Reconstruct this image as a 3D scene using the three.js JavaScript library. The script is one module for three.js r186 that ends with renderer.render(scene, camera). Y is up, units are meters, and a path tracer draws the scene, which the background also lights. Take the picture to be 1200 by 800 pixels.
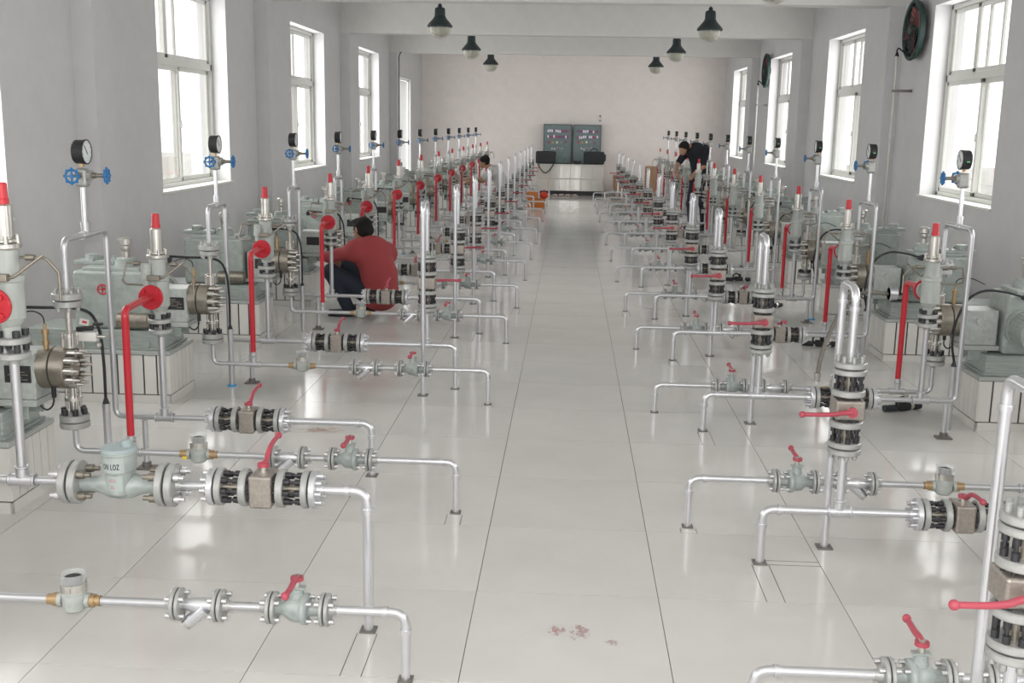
import * as THREE from 'three';
import { RoundedBoxGeometry } from 'three/addons/geometries/RoundedBoxGeometry.js';
import { mergeGeometries, mergeVertices } from 'three/addons/utils/BufferGeometryUtils.js';
import { MarchingCubes } from 'three/addons/objects/MarchingCubes.js';
import { RectAreaLightUniformsLib } from 'three/addons/lights/RectAreaLightUniformsLib.js';

// ---------------------------------------------------------------- camera, sky, light, exposure
const scene = new THREE.Scene();
const renderer = new THREE.WebGLRenderer({ antialias: true });
renderer.toneMapping = THREE.LinearToneMapping;
renderer.toneMappingExposure = 0.96;
renderer.shadowMap.enabled = true;
RectAreaLightUniformsLib.init();
const camera = new THREE.PerspectiveCamera(2 * Math.atan(400 / 1283) * 180 / Math.PI, 1.5, 0.05, 200);
camera.position.set(0, 2.034, 0);
camera.rotation.order = 'YXZ';
camera.rotation.set(-0.1966, 0.0499, 0.0170);
scene.add(camera);
scene.background = new THREE.Color().setRGB(1.0, 0.99, 0.97);    // even overcast sky, seen only through the openings
scene.backgroundIntensity = 2.65;

// daylight entering each opening: one area light the size of the opening, just inside its glass
const SKYLIGHT = 2.65;
function daylight(x, y, z, w, h, tx, tz) { const r = new THREE.RectAreaLight(new THREE.Color().setRGB(1.0, 0.99, 0.97), SKYLIGHT, w, h); r.position.set(x, y, z); r.lookAt(x + tx, y, z + tz); r.name = 'window_daylight'; scene.add(r); }
for (const zc of [-1.575, -7.24, -12.95, -18.585, -24.2, -29.9]) { daylight(4.585, 2.385, zc, 2.25, 2.2, -1, 0); if (zc > -28) daylight(-4.585, 2.385, zc, 2.25, 2.2, 1, 0); }
daylight(-4.5, 1.6, -29.3, 2.0, 3.0, 1, 0);
for (const xc of [-0.525, 0.325]) daylight(xc, 1.85, 2.66, 0.25, 2.7, 0, -1);
for (const xc of [-3.175, 3.175]) daylight(xc, 2.385, 2.785, 1.95, 2.2, 0, -1);
// the camera's own flash, just above and to the left of the lens
const flash = new THREE.PointLight(new THREE.Color().setRGB(1, 0.97, 0.95), 22, 0, 2); flash.position.set(-0.06, 2.10, -0.03); flash.castShadow = true; scene.add(flash);

// ---------------------------------------------------------------- small tools
const V = (x, y, z) => new THREE.Vector3(x, y, z);
const PI = Math.PI;
let seed = 7;
const rnd = () => { seed = (seed * 1664525 + 1013904223) >>> 0; return seed / 4294967296; };
const taken = {};
function numbered(n) { if (!(n in taken)) { taken[n] = 0; return n; } taken[n]++; return n + '_' + String(taken[n]).padStart(3, '0'); }
const lin = (r, g, b) => new THREE.Color().setRGB(r, g, b);
function noiseTexture(size, cells, lo, hi, octaves, tint = [1, 1, 1], srgb = true, sd = 1) {
  let s = sd * 7919 + 13; const rn = () => { s = (s * 1664525 + 1013904223) >>> 0; return s / 4294967296; };
  const f = new Float32Array(size * size); let amp = 1, tot = 0, c = cells;
  for (let o = 0; o < octaves; o++) {
    const g = Array.from({ length: c * c }, rn);
    for (let y = 0; y < size; y++) for (let x = 0; x < size; x++) {
      const u = x / size * c, v = y / size * c, i = Math.floor(u), j = Math.floor(v); let a = u - i, b = v - j;
      a = a * a * (3 - 2 * a); b = b * b * (3 - 2 * b);
      const G = (p, q) => g[(q % c) * c + (p % c)];
      f[y * size + x] += amp * ((G(i, j) * (1 - a) + G(i + 1, j) * a) * (1 - b) + (G(i, j + 1) * (1 - a) + G(i + 1, j + 1) * a) * b);
    }
    tot += amp; amp *= 0.6; c *= 2;
  }
  const d = new Uint8Array(size * size * 4);
  for (let i = 0; i < f.length; i++) { const t = lo + (hi - lo) * f[i] / tot; for (let k = 0; k < 3; k++) d[i * 4 + k] = Math.max(0, Math.min(255, t * tint[k] * 255)); d[i * 4 + 3] = 255; }
  const t = new THREE.DataTexture(d, size, size); t.wrapS = t.wrapT = THREE.RepeatWrapping; t.magFilter = THREE.LinearFilter; t.minFilter = THREE.LinearFilter;
  if (srgb) t.colorSpace = THREE.SRGBColorSpace; t.needsUpdate = true; return t;
}
const std = (c, rough = 0.5, metal = 0, extra = {}) => new THREE.MeshStandardMaterial({ color: c, roughness: rough, metalness: metal, ...extra });
const plaster = noiseTexture(256, 6, 0.96, 1.0, 4, [1, 1, 1], true, 3);
const castNoise = noiseTexture(128, 10, 0.82, 1.0, 3, [1, 1, 1], true, 9);
const tileNoise = noiseTexture(512, 5, 0.94, 1.0, 5, [1, 1, 1], true, 11);
const speck = noiseTexture(256, 30, 0.9, 1.0, 2, [1, 1, 1], true, 12);
const M = {
  wall: std(lin(0.69, 0.69, 0.70), 0.85, 0, { map: plaster }),
  wallBack: std(lin(0.94, 0.88, 0.86), 0.85, 0, { map: plaster }),
  ceil: std(lin(0.77, 0.77, 0.75), 0.9, 0, { map: plaster }),
  tile: [0, 1, 2].map(i => new THREE.MeshPhysicalMaterial({ color: lin(0.665 + i * 0.012, 0.655 + i * 0.012, 0.632 + i * 0.012), roughness: 0.11, map: tileNoise, specularIntensity: 0.65 })),
  grout: std(lin(0.16, 0.15, 0.14), 0.9),
  pipe: std(lin(0.56, 0.57, 0.59), 0.36, 0.85),
  pipeB: std(lin(0.68, 0.69, 0.72), 0.30, 0.85),
  flange: std(lin(0.50, 0.51, 0.50), 0.45, 0.45, { map: castNoise }),
  steel: std(lin(0.60, 0.585, 0.55), 0.28, 0.95),
  steelDark: std(lin(0.36, 0.33, 0.28), 0.4, 0.85, { map: castNoise }),
  body: std(lin(0.44, 0.40, 0.36), 0.42, 0.7, { map: castNoise }),
  black: std(lin(0.018, 0.018, 0.02), 0.55),
  darkBolt: std(lin(0.05, 0.05, 0.055), 0.45, 0.5),
  bolt: std(lin(0.72, 0.72, 0.74), 0.28, 0.9),
  gasket: std(lin(0.03, 0.03, 0.03), 0.8),
  green: std(lin(0.42, 0.47, 0.445), 0.42, 0.05, { map: castNoise }),
  greenLight: std(lin(0.50, 0.535, 0.51), 0.40, 0.05, { map: castNoise }),
  castGreen: std(lin(0.42, 0.47, 0.455), 0.38, 0.1, { map: castNoise }),
  red: std(lin(0.48, 0.02, 0.033), 0.28),
  redCap: std(lin(0.55, 0.028, 0.04), 0.4),
  handle: std(lin(0.42, 0.065, 0.095), 0.45),
  blue: std(lin(0.02, 0.16, 0.40), 0.4),
  blueRing: std(lin(0.05, 0.35, 0.7), 0.5),
  brass: std(lin(0.44, 0.31, 0.17), 0.4, 0.7),
  yellow: std(lin(0.75, 0.6, 0.05), 0.5),
  white: std(lin(0.72, 0.72, 0.70), 0.35),
  panel: [0, 1].map(i => std(lin(0.66 + i * 0.03, 0.655 + i * 0.03, 0.62 + i * 0.03), 0.3)),
  joint: std(lin(0.06, 0.06, 0.065), 0.7),
  dial: std(lin(0.62, 0.66, 0.66), 0.3),
  sticker: std(lin(0.15, 0.6, 0.25), 0.5),
  cable: std(lin(0.012, 0.014, 0.018), 0.5),
  frame: std(lin(0.78, 0.79, 0.75), 0.35),
  glass: new THREE.MeshPhysicalMaterial({ color: 0xffffff, roughness: 0, transmission: 1, thickness: 0, ior: 1.5 }),
  lampBody: std(lin(0.022, 0.035, 0.04), 0.5),
  lampGlass: new THREE.MeshPhysicalMaterial({ color: lin(0.75, 0.75, 0.66), roughness: 0.35, transmission: 0.45, thickness: 0 }),
  clear: new THREE.MeshPhysicalMaterial({ color: lin(0.9, 0.93, 0.93), roughness: 0.05, transmission: 0.7, thickness: 0 }),
  hose: std(lin(0.26, 0.245, 0.22), 0.6, 0.5),
  rubber: std(lin(0.03, 0.035, 0.04), 0.7),
  plate: std(lin(0.20, 0.19, 0.18), 0.6, 0.4),
  fanGreen: std(lin(0.018, 0.05, 0.045), 0.5),
  fanRed: std(lin(0.28, 0.02, 0.03), 0.5),
  fanBack: std(lin(0.05, 0.028, 0.042), 0.6),
};

// geometry helpers (all indexed, position / normal / uv)
function idx(g) { if (!g.index) g.setIndex([...Array(g.attributes.position.count).keys()]); for (const k of Object.keys(g.attributes)) if (!['position', 'normal', 'uv'].includes(k)) g.deleteAttribute(k); g.clearGroups(); return g; }
const AX = { x: new THREE.Matrix4().makeRotationZ(-PI / 2), y: new THREE.Matrix4(), z: new THREE.Matrix4().makeRotationX(PI / 2) };
const put = (g, p, ax = 'y') => { g.applyMatrix4(AX[ax]); return g.translate(p[0], p[1], p[2]); };
function cyl(r, h, p, ax = 'y', seg = 16, r2 = r, open = false) { return put(idx(new THREE.CylinderGeometry(r2, r, h, seg, 1, open)), p, ax); }
function hex(r, h, p, ax = 'y') { return cyl(r, h, p, ax, 6); }
function disc(r, t, p, ax, seg) { const c = Math.min(0.004, t * 0.2, r * 0.1); return lathe([[0, -t / 2], [r - c, -t / 2], [r, -t / 2 + c], [r, t / 2 - c], [r - c, t / 2], [0, t / 2]], p, ax, seg, true); }
function lathe(pts, p, ax = 'y', seg = 20, sharp = false) {
  let list = pts;
  if (sharp) { list = []; pts.forEach((q, i) => { list.push(q); if (i && i < pts.length - 1) list.push(q); }); }
  const g = new THREE.LatheGeometry(list.map(q => new THREE.Vector2(Math.max(q[0], 1e-5), q[1])), seg);
  if (sharp) { // flat normal per band
    const n = list.length, pos = g.attributes.position, nor = g.attributes.normal;
    for (let s = 0; s <= seg; s++) for (let k = 0; k + 1 < n; k += 2) {
      const a = list[k], b = list[k + 1]; let nx = b[1] - a[1], ny = -(b[0] - a[0]); const l = Math.hypot(nx, ny) || 1; nx /= l; ny /= l;
      const ph = s / seg * 2 * PI, sx = Math.sin(ph), cx = Math.cos(ph);
      for (const j of [k, k + 1]) nor.setXYZ(s * n + j, nx * sx, ny, nx * cx);
    }
  }
  return put(idx(g), p, ax);
}
function box(w, h, d, p, r = 0) { const g = r ? new RoundedBoxGeometry(w, h, d, 2, r) : new THREE.BoxGeometry(w, h, d); return idx(g).translate(p[0], p[1], p[2]); }
function torus(R, r, p, ax = 'y', seg = 20, tseg = 6) { const g = idx(new THREE.TorusGeometry(R, r, tseg, seg)); g.rotateX(PI / 2); return put(g, p, ax); }
function ball(r, p, seg = 12) { return idx(new THREE.SphereGeometry(r, seg, Math.max(6, seg / 2 | 0))).translate(p[0], p[1], p[2]); }
function ring(n, R, p, ax, fn, ph = 0) { const out = []; for (let i = 0; i < n; i++) { const a = i / n * 2 * PI + ph, c = Math.cos(a) * R, s = Math.sin(a) * R; out.push(fn(ax === 'x' ? [p[0], p[1] + s, p[2] + c] : ax === 'y' ? [p[0] + c, p[1], p[2] + s] : [p[0] + c, p[1] + s, p[2]])); } return out; }
// sweep a round section along a polyline with rounded corners
function tube(pts, r, seg = 12, fillet = 0.04, arc = 6, caps = true) {
  const P = pts.map(q => V(...q)), line = [];
  for (let i = 0; i < P.length; i++) {
    if (i === 0 || i === P.length - 1) { line.push(P[i].clone()); continue; }
    const a = P[i - 1].clone().sub(P[i]), b = P[i + 1].clone().sub(P[i]), la = a.length(), lb = b.length(); a.normalize(); b.normalize();
    const ang = Math.acos(Math.max(-1, Math.min(1, a.dot(b)))); if (ang > PI - 0.01) { line.push(P[i].clone()); continue; }
    const cut = Math.min(fillet / Math.tan(ang / 2), la * 0.48, lb * 0.48);
    const A = P[i].clone().addScaledVector(a, cut), B = P[i].clone().addScaledVector(b, cut);
    for (let k = 0; k <= arc; k++) { const t = k / arc; line.push(A.clone().multiplyScalar((1 - t) * (1 - t)).addScaledVector(P[i], 2 * t * (1 - t)).addScaledVector(B, t * t)); }
  }
  return sweep(line, r, seg, caps);
}
function sweep(line, r, seg = 10, caps = true) {
  const pos = [], nor = [], uv = [], ix = []; const n = line.length; let N = null, len = 0;
  for (let i = 0; i < n; i++) {
    const T = (i === 0 ? line[1].clone().sub(line[0]) : i === n - 1 ? line[i].clone().sub(line[i - 1]) : line[i + 1].clone().sub(line[i - 1])).normalize();
    if (!N) N = Math.abs(T.y) < 0.9 ? V(0, 1, 0) : V(1, 0, 0); N = N.clone().addScaledVector(T, -N.dot(T)).normalize();
    const B = T.clone().cross(N); const rr = typeof r === 'function' ? r(i / (n - 1)) : r; if (i) len += line[i].distanceTo(line[i - 1]);
    for (let k = 0; k <= seg; k++) { const a = k / seg * 2 * PI, d = N.clone().multiplyScalar(Math.cos(a)).addScaledVector(B, Math.sin(a)); pos.push(line[i].x + d.x * rr, line[i].y + d.y * rr, line[i].z + d.z * rr); nor.push(d.x, d.y, d.z); uv.push(k / seg, len * 4); }
  }
  for (let i = 0; i + 1 < n; i++) for (let k = 0; k < seg; k++) { const a = i * (seg + 1) + k, b = a + seg + 1; ix.push(a, a + 1, b, b, a + 1, b + 1); }
  if (caps) for (const [i, s] of [[0, -1], [n - 1, 1]]) {
    const T = (i === 0 ? line[1].clone().sub(line[0]) : line[i].clone().sub(line[i - 1])).normalize().multiplyScalar(s), c = pos.length / 3; pos.push(line[i].x, line[i].y, line[i].z); nor.push(T.x, T.y, T.z); uv.push(0.5, 0.5);
    for (let k = 0; k <= seg; k++) { const o = (i * (seg + 1) + k) * 3; pos.push(pos[o], pos[o + 1], pos[o + 2]); nor.push(T.x, T.y, T.z); uv.push(0.5, 0.5); }
    for (let k = 0; k < seg; k++) s < 0 ? ix.push(c, c + 2 + k, c + 1 + k) : ix.push(c, c + 1 + k, c + 2 + k);
  }
  const g = new THREE.BufferGeometry(); g.setAttribute('position', new THREE.Float32BufferAttribute(pos, 3)); g.setAttribute('normal', new THREE.Float32BufferAttribute(nor, 3)); g.setAttribute('uv', new THREE.Float32BufferAttribute(uv, 2)); g.setIndex(ix); return g;
}
const curve = (pts, n) => new THREE.CatmullRomCurve3(pts.map(q => V(...q))).getPoints(n);
// boxes with uv in metres (walls, tiles)
function metreBox(w, h, d, p, k = 1) {
  const g = idx(new THREE.BoxGeometry(w, h, d)).translate(p[0], p[1], p[2]), P = g.attributes.position, N = g.attributes.normal, U = g.attributes.uv;
  for (let i = 0; i < P.count; i++) { const ax = Math.abs(N.getX(i)) > 0.5 ? 0 : Math.abs(N.getY(i)) > 0.5 ? 1 : 2; U.setXY(i, (ax === 0 ? P.getZ(i) : P.getX(i)) * k, (ax === 1 ? P.getZ(i) : P.getY(i)) * k); }
  return g;
}
function mesh(name, geoms, mat) { const l = (Array.isArray(geoms) ? geoms.flat(3) : [geoms]); const m = new THREE.Mesh(l.length > 1 ? mergeGeometries(l) : l[0], mat); m.name = name; return m; }
function part(parent, name, geoms, mat, label) { const m = mesh(name, geoms, mat); parent.add(m); if (label) m.userData.label = label; return m; }
function each(parent, name, geoms, mat) { geoms.flat(3).forEach(g => part(parent, name, g, mat)); }
function small(parent, name, geoms, mat) { const m = part(parent, name, geoms, mat); m.userData.kind = 'stuff'; return m; }
function group() { return new THREE.Group(); }
function add(o, name, label, category, grp) { o.name = numbered(name); o.userData = { label, category }; if (grp) o.userData.group = grp; scene.add(o); return o; }
function struct(name, geoms, mat) { const m = mesh(name, geoms, mat); m.userData.kind = 'structure'; scene.add(m); return m; }

// ---------------------------------------------------------------- the hall
const WX = 4.4, ZB = -32.7, ZF = 2.6, HC = 4.45, WT = 0.37;
const winZ = [[-2.75, -0.4], [-8.43, -6.05], [-14.15, -11.75], [-19.77, -17.4], [-25.4, -23.0], [-31.05, -28.75]];
const SILL = 1.24, HEAD = 3.53, frontWin = [[-4.2, -2.15], [2.15, 4.2]];
const holesL = winZ.slice(0, 5).map(([a, b]) => [a, b, SILL, HEAD]); const holesR = winZ.map(([a, b]) => [a, b, SILL, HEAD]);
const DOOR = [-30.38, -28.25, 0.02, 3.14];
function wallWithHoles(name, s, holes) {
  const sh = new THREE.Shape(); const z0 = ZF + WT, z1 = ZB - WT;
  sh.moveTo(-z0, -0.3); sh.lineTo(-z1, -0.3); sh.lineTo(-z1, HC + 0.2); sh.lineTo(-z0, HC + 0.2); sh.closePath();
  for (const [a, b, y0, y1] of holes) { const h = new THREE.Path(); h.moveTo(-b, y0); h.lineTo(-b, y1); h.lineTo(-a, y1); h.lineTo(-a, y0); h.closePath(); sh.holes.push(h); }
  const g = idx(new THREE.ExtrudeGeometry(sh, { depth: WT, bevelEnabled: false })); // shape x = -z, extrude along +z
  g.rotateY(PI / 2); // x -> -z, z -> x
  g.translate(s > 0 ? WX : -WX - WT, 0, 0);
  return struct(name, g, M.wall);
}
wallWithHoles('wall_left', -1, [...holesL, DOOR]);
wallWithHoles('wall_right', 1, holesR);
struct('wall_back', metreBox(2 * WX, HC + 0.5, WT, [0, HC / 2 - 0.05, ZB - WT / 2]), M.wallBack);
{ // wall behind the photographer with a glazed double door and a window on either side
  const y1 = 3.35, x0 = -0.95, x1 = 0.75, sh = new THREE.Shape(); sh.moveTo(-WX, -0.3); sh.lineTo(WX, -0.3); sh.lineTo(WX, HC + 0.2); sh.lineTo(-WX, HC + 0.2); sh.closePath();
  for (const [a, b, c, d] of [[x0, x1, 0.0, y1], ...frontWin.map(([a, b]) => [a, b, SILL, HEAD])]) { const h = new THREE.Path(); h.moveTo(a, c); h.lineTo(b, c); h.lineTo(b, d); h.lineTo(a, d); h.closePath(); sh.holes.push(h); }
  struct('wall_front', idx(new THREE.ExtrudeGeometry(sh, { depth: WT, bevelEnabled: false }).translate(0, 0, ZF)), M.wall);
  const d = new THREE.Group(); d.name = 'door_2'; d.userData.kind = 'structure'; d.position.set(0, 0, ZF + 0.1); scene.add(d);
  for (const [a, b] of [[x0, -0.1], [-0.1, x1]]) {
    const w = b - a, c = (a + b) / 2, gw = w * 0.3;
    part(d, 'door_leaf', [box((w - gw) / 2, y1, 0.05, [a + (w - gw) / 4, y1 / 2, 0]), box((w - gw) / 2, y1, 0.05, [b - (w - gw) / 4, y1 / 2, 0]), box(gw, 0.5, 0.05, [c, 0.25, 0]), box(gw, 0.15, 0.05, [c, y1 - 0.075, 0])], M.frame);
    part(d, 'pane', box(gw, y1 - 0.65, 0.006, [c, 0.5 + (y1 - 0.65) / 2, 0]), M.glass);
  }
}
struct('ceiling', metreBox(2 * WX + 2 * WT, 0.2, ZF - ZB + 2 * WT, [0, HC + 0.1, (ZF + ZB) / 2]), M.ceil);
struct('ground', metreBox(120, 0.1, 120, [0, -0.36, -15], 0.3), std(lin(0.42, 0.42, 0.40), 0.9));
const colZ = [-4.01, -9.72, -15.43, -21.14, -26.85];
colZ.forEach((z, i) => {
  struct('trim_' + (i * 3 + 1), metreBox(2 * WX, HC - 3.65, 0.3, [0, (HC + 3.65) / 2, z - 0.15]), M.ceil);
  for (const s of [-1, 1]) struct('trim_' + (i * 3 + (s < 0 ? 2 : 3)), metreBox(0.19, HC, 0.4, [s * (WX - 0.095), HC / 2, z - 0.2 - 0.002]), M.wall);
});
// floor: bed in the joint colour, 0.8 m tiles standing 2 mm proud of it
const floor = new THREE.Group(); floor.name = 'floor'; floor.userData.kind = 'structure'; scene.add(floor);
part(floor, 'joint_bed', metreBox(2 * WX, 0.2, ZF - ZB, [0, -0.104, (ZF + ZB) / 2]), M.grout);
{
  const X0 = -0.3643, Z0 = -3.728, T = 0.8, G = 0.0035, rest = [];
  const full = [0, 1, 2].map(k => { const g = metreBox(T - G, 0.004, T - G, [0, -0.002, 0], 0.5); const U = g.attributes.uv; for (let i = 0; i < U.count; i++) U.setXY(i, U.getX(i) + k * 0.37, U.getY(i) + k * 0.61); return g; });
  for (let j = -8; j < 37; j++) for (let k = -6; k < 7; k++) {
    const xa = Math.max(-WX, X0 + T * (k - 1)), xb = Math.min(WX, X0 + T * k), zb = Math.min(ZF, Z0 - T * (j - 1)), za = Math.max(ZB, Z0 - T * j);
    if (xb - xa < 0.02 || zb - za < 0.02) continue;
    const whole = xb - xa > T - 0.01 && zb - za > T - 0.01, near = j >= 0 && j < 24;
    if (near) {
      const v = Math.floor(rnd() * 3), m = part(floor, 'tile', whole ? full[Math.floor(rnd() * 3)] : metreBox(xb - xa - G, 0.004, zb - za - G, [0, -0.002, 0], 0.5), M.tile[v]);
      m.position.set((xa + xb) / 2, 0, (za + zb) / 2);
    } else rest.push(metreBox(xb - xa - G, 0.004, zb - za - G, [(xa + xb) / 2, -0.002, (za + zb) / 2], 0.5));
  }
  const m = part(floor, 'far_tiles', rest, M.tile[1]); m.userData.kind = 'stuff';
}
// windows
let wn = 0;
function makeWindow(s, z0, z1, front) {
  const w = new THREE.Group(); w.name = 'window_' + (++wn); w.userData.kind = 'structure'; scene.add(w);
  const W = z1 - z0, H = HEAD - SILL, xc = 0.235, f = 0.055, tr = 1.42; // transom height above the sill
  // local: x = outward (into the wall), y up from the sill, z along the wall
  if (front) { w.position.set((z0 + z1) / 2, SILL, ZF); w.rotation.y = -PI / 2; } else { w.position.set(s * WX, SILL, (z0 + z1) / 2); w.rotation.y = s > 0 ? 0 : PI; }
  const bar = (y, h, z, d, t = 0.07, dx = 0) => box(t, h, d, [xc + dx, y, z], 0.006);
  part(w, 'window_frame', [bar(f / 2, f, 0, W), bar(H - f / 2, f, 0, W), bar(H / 2, H, -W / 2 + f / 2, f), bar(H / 2, H, W / 2 - f / 2, f), bar(tr, 0.085, 0, W)], M.frame);
  const sash = (za, zb, ya, yb, dx) => {
    const g = 0.05, sg = part(w, 'sash', [bar(ya + g / 2, g, (za + zb) / 2, zb - za, 0.03, dx), bar(yb - g / 2, g, (za + zb) / 2, zb - za, 0.03, dx), bar((ya + yb) / 2, yb - ya, za + g / 2, g, 0.03, dx), bar((ya + yb) / 2, yb - ya, zb - g / 2, g, 0.03, dx)], M.frame);
    const p = mesh('pane', box(0.005, yb - ya - 2 * g, zb - za - 2 * g, [xc + dx, (ya + yb) / 2, (za + zb) / 2]), M.glass); sg.add(p);
  };
  const q = W / 2 - f;
  sash(-q, 0.03, f, tr - 0.04, -0.012); sash(-0.03, q, f, tr - 0.04, 0.02);
  sash(-q, -q * 0.28, tr + 0.04, H - f, 0.005); sash(-q * 0.28, q, tr + 0.04, H - f, 0.005);
  const near = !front && s < 0 ? -1 : 1, span = (a, b) => [Math.min(a, b) * 1, Math.max(a, b)];
  sash(...span(-near * 0.02, near * q * 0.56), f, tr - 0.04, 0.05); sash(...span(-near * q * 0.1, near * q * 0.3), tr + 0.04, H - f, 0.045);
  part(w, 'latch', [box(0.02, 0.09, 0.025, [xc - 0.035, 0.72, 0], 0.004), box(0.012, 0.05, 0.018, [xc - 0.05, 0.70, 0], 0.003)], M.frame);
  part(w, 'window_sill', box(0.23, 0.03, W + 0.06, [0.085, -0.012, 0], 0.006), M.frame);
}
for (const [a, b] of winZ.slice(0, 5)) makeWindow(-1, a, b);
for (const [a, b] of winZ) makeWindow(1, a, b);
for (const [a, b] of frontWin) makeWindow(1, a, b, true);
{ const d = new THREE.Group(); d.name = 'door_1'; d.userData.kind = 'structure'; d.position.set(-WX - 0.1, 0, (DOOR[0] + DOOR[1]) / 2); scene.add(d);
  const W = DOOR[1] - DOOR[0]; part(d, 'door_frame', [box(0.08, 3.12, 0.05, [0, 1.58, -W / 2 + 0.025]), box(0.08, 3.12, 0.05, [0, 1.58, W / 2 - 0.025]), box(0.08, 0.05, W, [0, 3.115, 0])], M.frame); }

// ---------------------------------------------------------------- pump units: parts list
// Local axes of a unit: the wall is at -x, the aisle at +x, z = 0 on the suction line. Units of the right row are turned by 180 degrees.
const LA = [-3.72, -5.51, -7.80, -10.10, -12.13, -14.37, -16.65, -18.93, -21.15, -23.40, -25.68, -27.95, -30.20];
const RA = [-3.40, -5.42, -7.72, -10.00, -12.10, -14.45, -16.68, -18.95, -21.22, -23.46, -25.75, -28.00, -30.25];
const ORD = ['nearest', 'second', 'third', 'fourth', 'fifth', 'sixth', 'seventh', 'eighth', 'ninth', 'tenth', 'eleventh', 'twelfth', 'farthest'];
const cfgL = { yA: 0.255, yB: 0.343, dz: -0.455, footA: -0.56, footB: -0.85, tower: -1.07, yT: 0.83, top: 1.445, pole: 0.235, meter: -1.935, str: -1.465, bv: -1.11, big: -1.77, riser: -2.31, red: -2.3 };
const cfgR = { ...cfgL, riser: -2.385, red: -2.365, yA: 0.208, yB: 0.258, footA: -0.655, footB: -0.95, tower: -1.305, yT: 0.775, top: 1.325, pole: 0.23, str: -1.50, bv: -1.19, big: -1.87 };
const units = [];
LA.forEach((z, i) => units.push({ side: 'left', s: 1, i, z, c: i === 0 ? { ...cfgL, yA: 0.268, yB: 0.593, dz: -0.39, footB: -0.77, tower: null, meter: -1.80, str: -1.33, bv: -0.955, big: -1.185, check: -1.765, riser: -2.17 } : i === 1 ? { ...cfgL, yA: 0.278, yB: 0.315, dz: -0.57, footB: -1.11, tower: null, str: -1.455, bv: -1.117, big: -1.83, riser: -2.33 } : cfgL }));
RA.forEach((z, i) => units.push({ side: 'right', s: -1, i, z, c: i < 2 ? { ...cfgR, yA: 0.265, yB: 0.27, dz: i ? -0.45 : -0.42 } : cfgR }));
const rA = 0.0165, rB = 0.0195, FB = 0.076, FS = 0.061;
const protos = {};
function proto(key, make) { return (protos[key] ??= make()); }
function place(u, p, name, x, y, z, label, cat, grp) { const o = p.clone(); o.position.set(u.s * x, y, u.z + u.s * z); o.rotation.y = u.s < 0 ? PI : 0; return add(o, name, label, cat, grp + ' of the ' + u.side + ' row'); }
const lod = u => u.i < 4 ? 2 : u.i < 7 ? 1 : 0;
const SEG = [8, 12, 20];
// companion flange welded to a pipe end, with a short hub
function pipeFlange(r, R, p, ax, dir, t, seg) { const o = [...p], k = 'xyz'.indexOf(ax); o[k] += dir * 0.02; return [disc(R, t, p, ax, seg), cyl(dir > 0 ? r * 1.5 : r * 1.05, 0.03, o, ax, seg, dir > 0 ? r * 1.05 : r * 1.5)]; }
function footPlate(x, z, w = 0.085) { return box(w, 0.006, w, [x, 0.003, z]); }
function coupling(r, p, ax, seg, l = 0.03) { return cyl(r * 1.28, l, p, ax, seg); }
function teeFit(r, p, ax, seg) { return [cyl(r * 1.3, 0.10, p, ax, seg), cyl(r * 1.3, 0.045, [p[0], p[1] + 0.035, p[2]], 'y', seg), torus(r * 1.25, 0.005, [p[0], p[1] + 0.055, p[2]], 'y', seg), torus(r * 1.25, 0.005, ax === 'x' ? [p[0] - 0.05, p[1], p[2]] : [p[0], p[1], p[2] - 0.05], ax, seg), torus(r * 1.25, 0.005, ax === 'x' ? [p[0] + 0.05, p[1], p[2]] : [p[0], p[1], p[2] + 0.05], ax, seg)]; }

// half lengths along the line: small valve 0.105 (flange faces), strainer 0.085, meter 0.085, large valve 0.185
const hS = 0.096, hY = 0.076, hM = 0.1015, hB = 0.185, hC = 0.19;
function suctionPipe(c, l) {
  const g = group(), s = SEG[l], y = c.yA, x0 = -2.6;
  part(g, 'elbow_pipe', tube([[x0, 0.43, 0], [x0, y, 0], [c.meter - hM, y, 0]], rA, s, 0.05, 4 + l), M.pipe);
  part(g, 'tee', teeFit(rA, [c.red, y, 0], 'x', s), M.pipe);
  part(g, 'pipe', tube([[c.meter + hM, y, 0], [c.str - hY - 0.012, y, 0]], rA, s), M.pipe);
  part(g, 'pipe', tube([[c.str + hY + 0.012, y, 0], [c.bv - hS - 0.012, y, 0]], rA, s), M.pipe);
  part(g, 'outlet_pipe', [tube([[c.bv + hS + 0.012, y, 0], [c.footA, y, 0], [c.footA, 0, 0]], rA, s, 0.055, 4 + l), coupling(rA, [c.footA - 0.075, y, 0], 'x', s, 0.02), coupling(rA, [c.footA, y - 0.075, 0], 'y', s, 0.02)], M.pipeB);
  part(g, 'foot_plate', footPlate(c.footA, 0, 0.055), M.plate);
  part(g, 'flange', pipeFlange(rA, 0.078, [x0, 0.425, 0], 'y', -1, 0.032, s), M.flange);
  for (const [x, d] of [[c.str - hY - 0.012, -1], [c.str + hY + 0.012, 1], [c.bv - hS - 0.012, -1], [c.bv + hS + 0.012, 1]]) part(g, 'flange', pipeFlange(rA, FS, [x, y, 0], 'x', d, 0.015, s), M.flange);
  return g;
}
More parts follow.
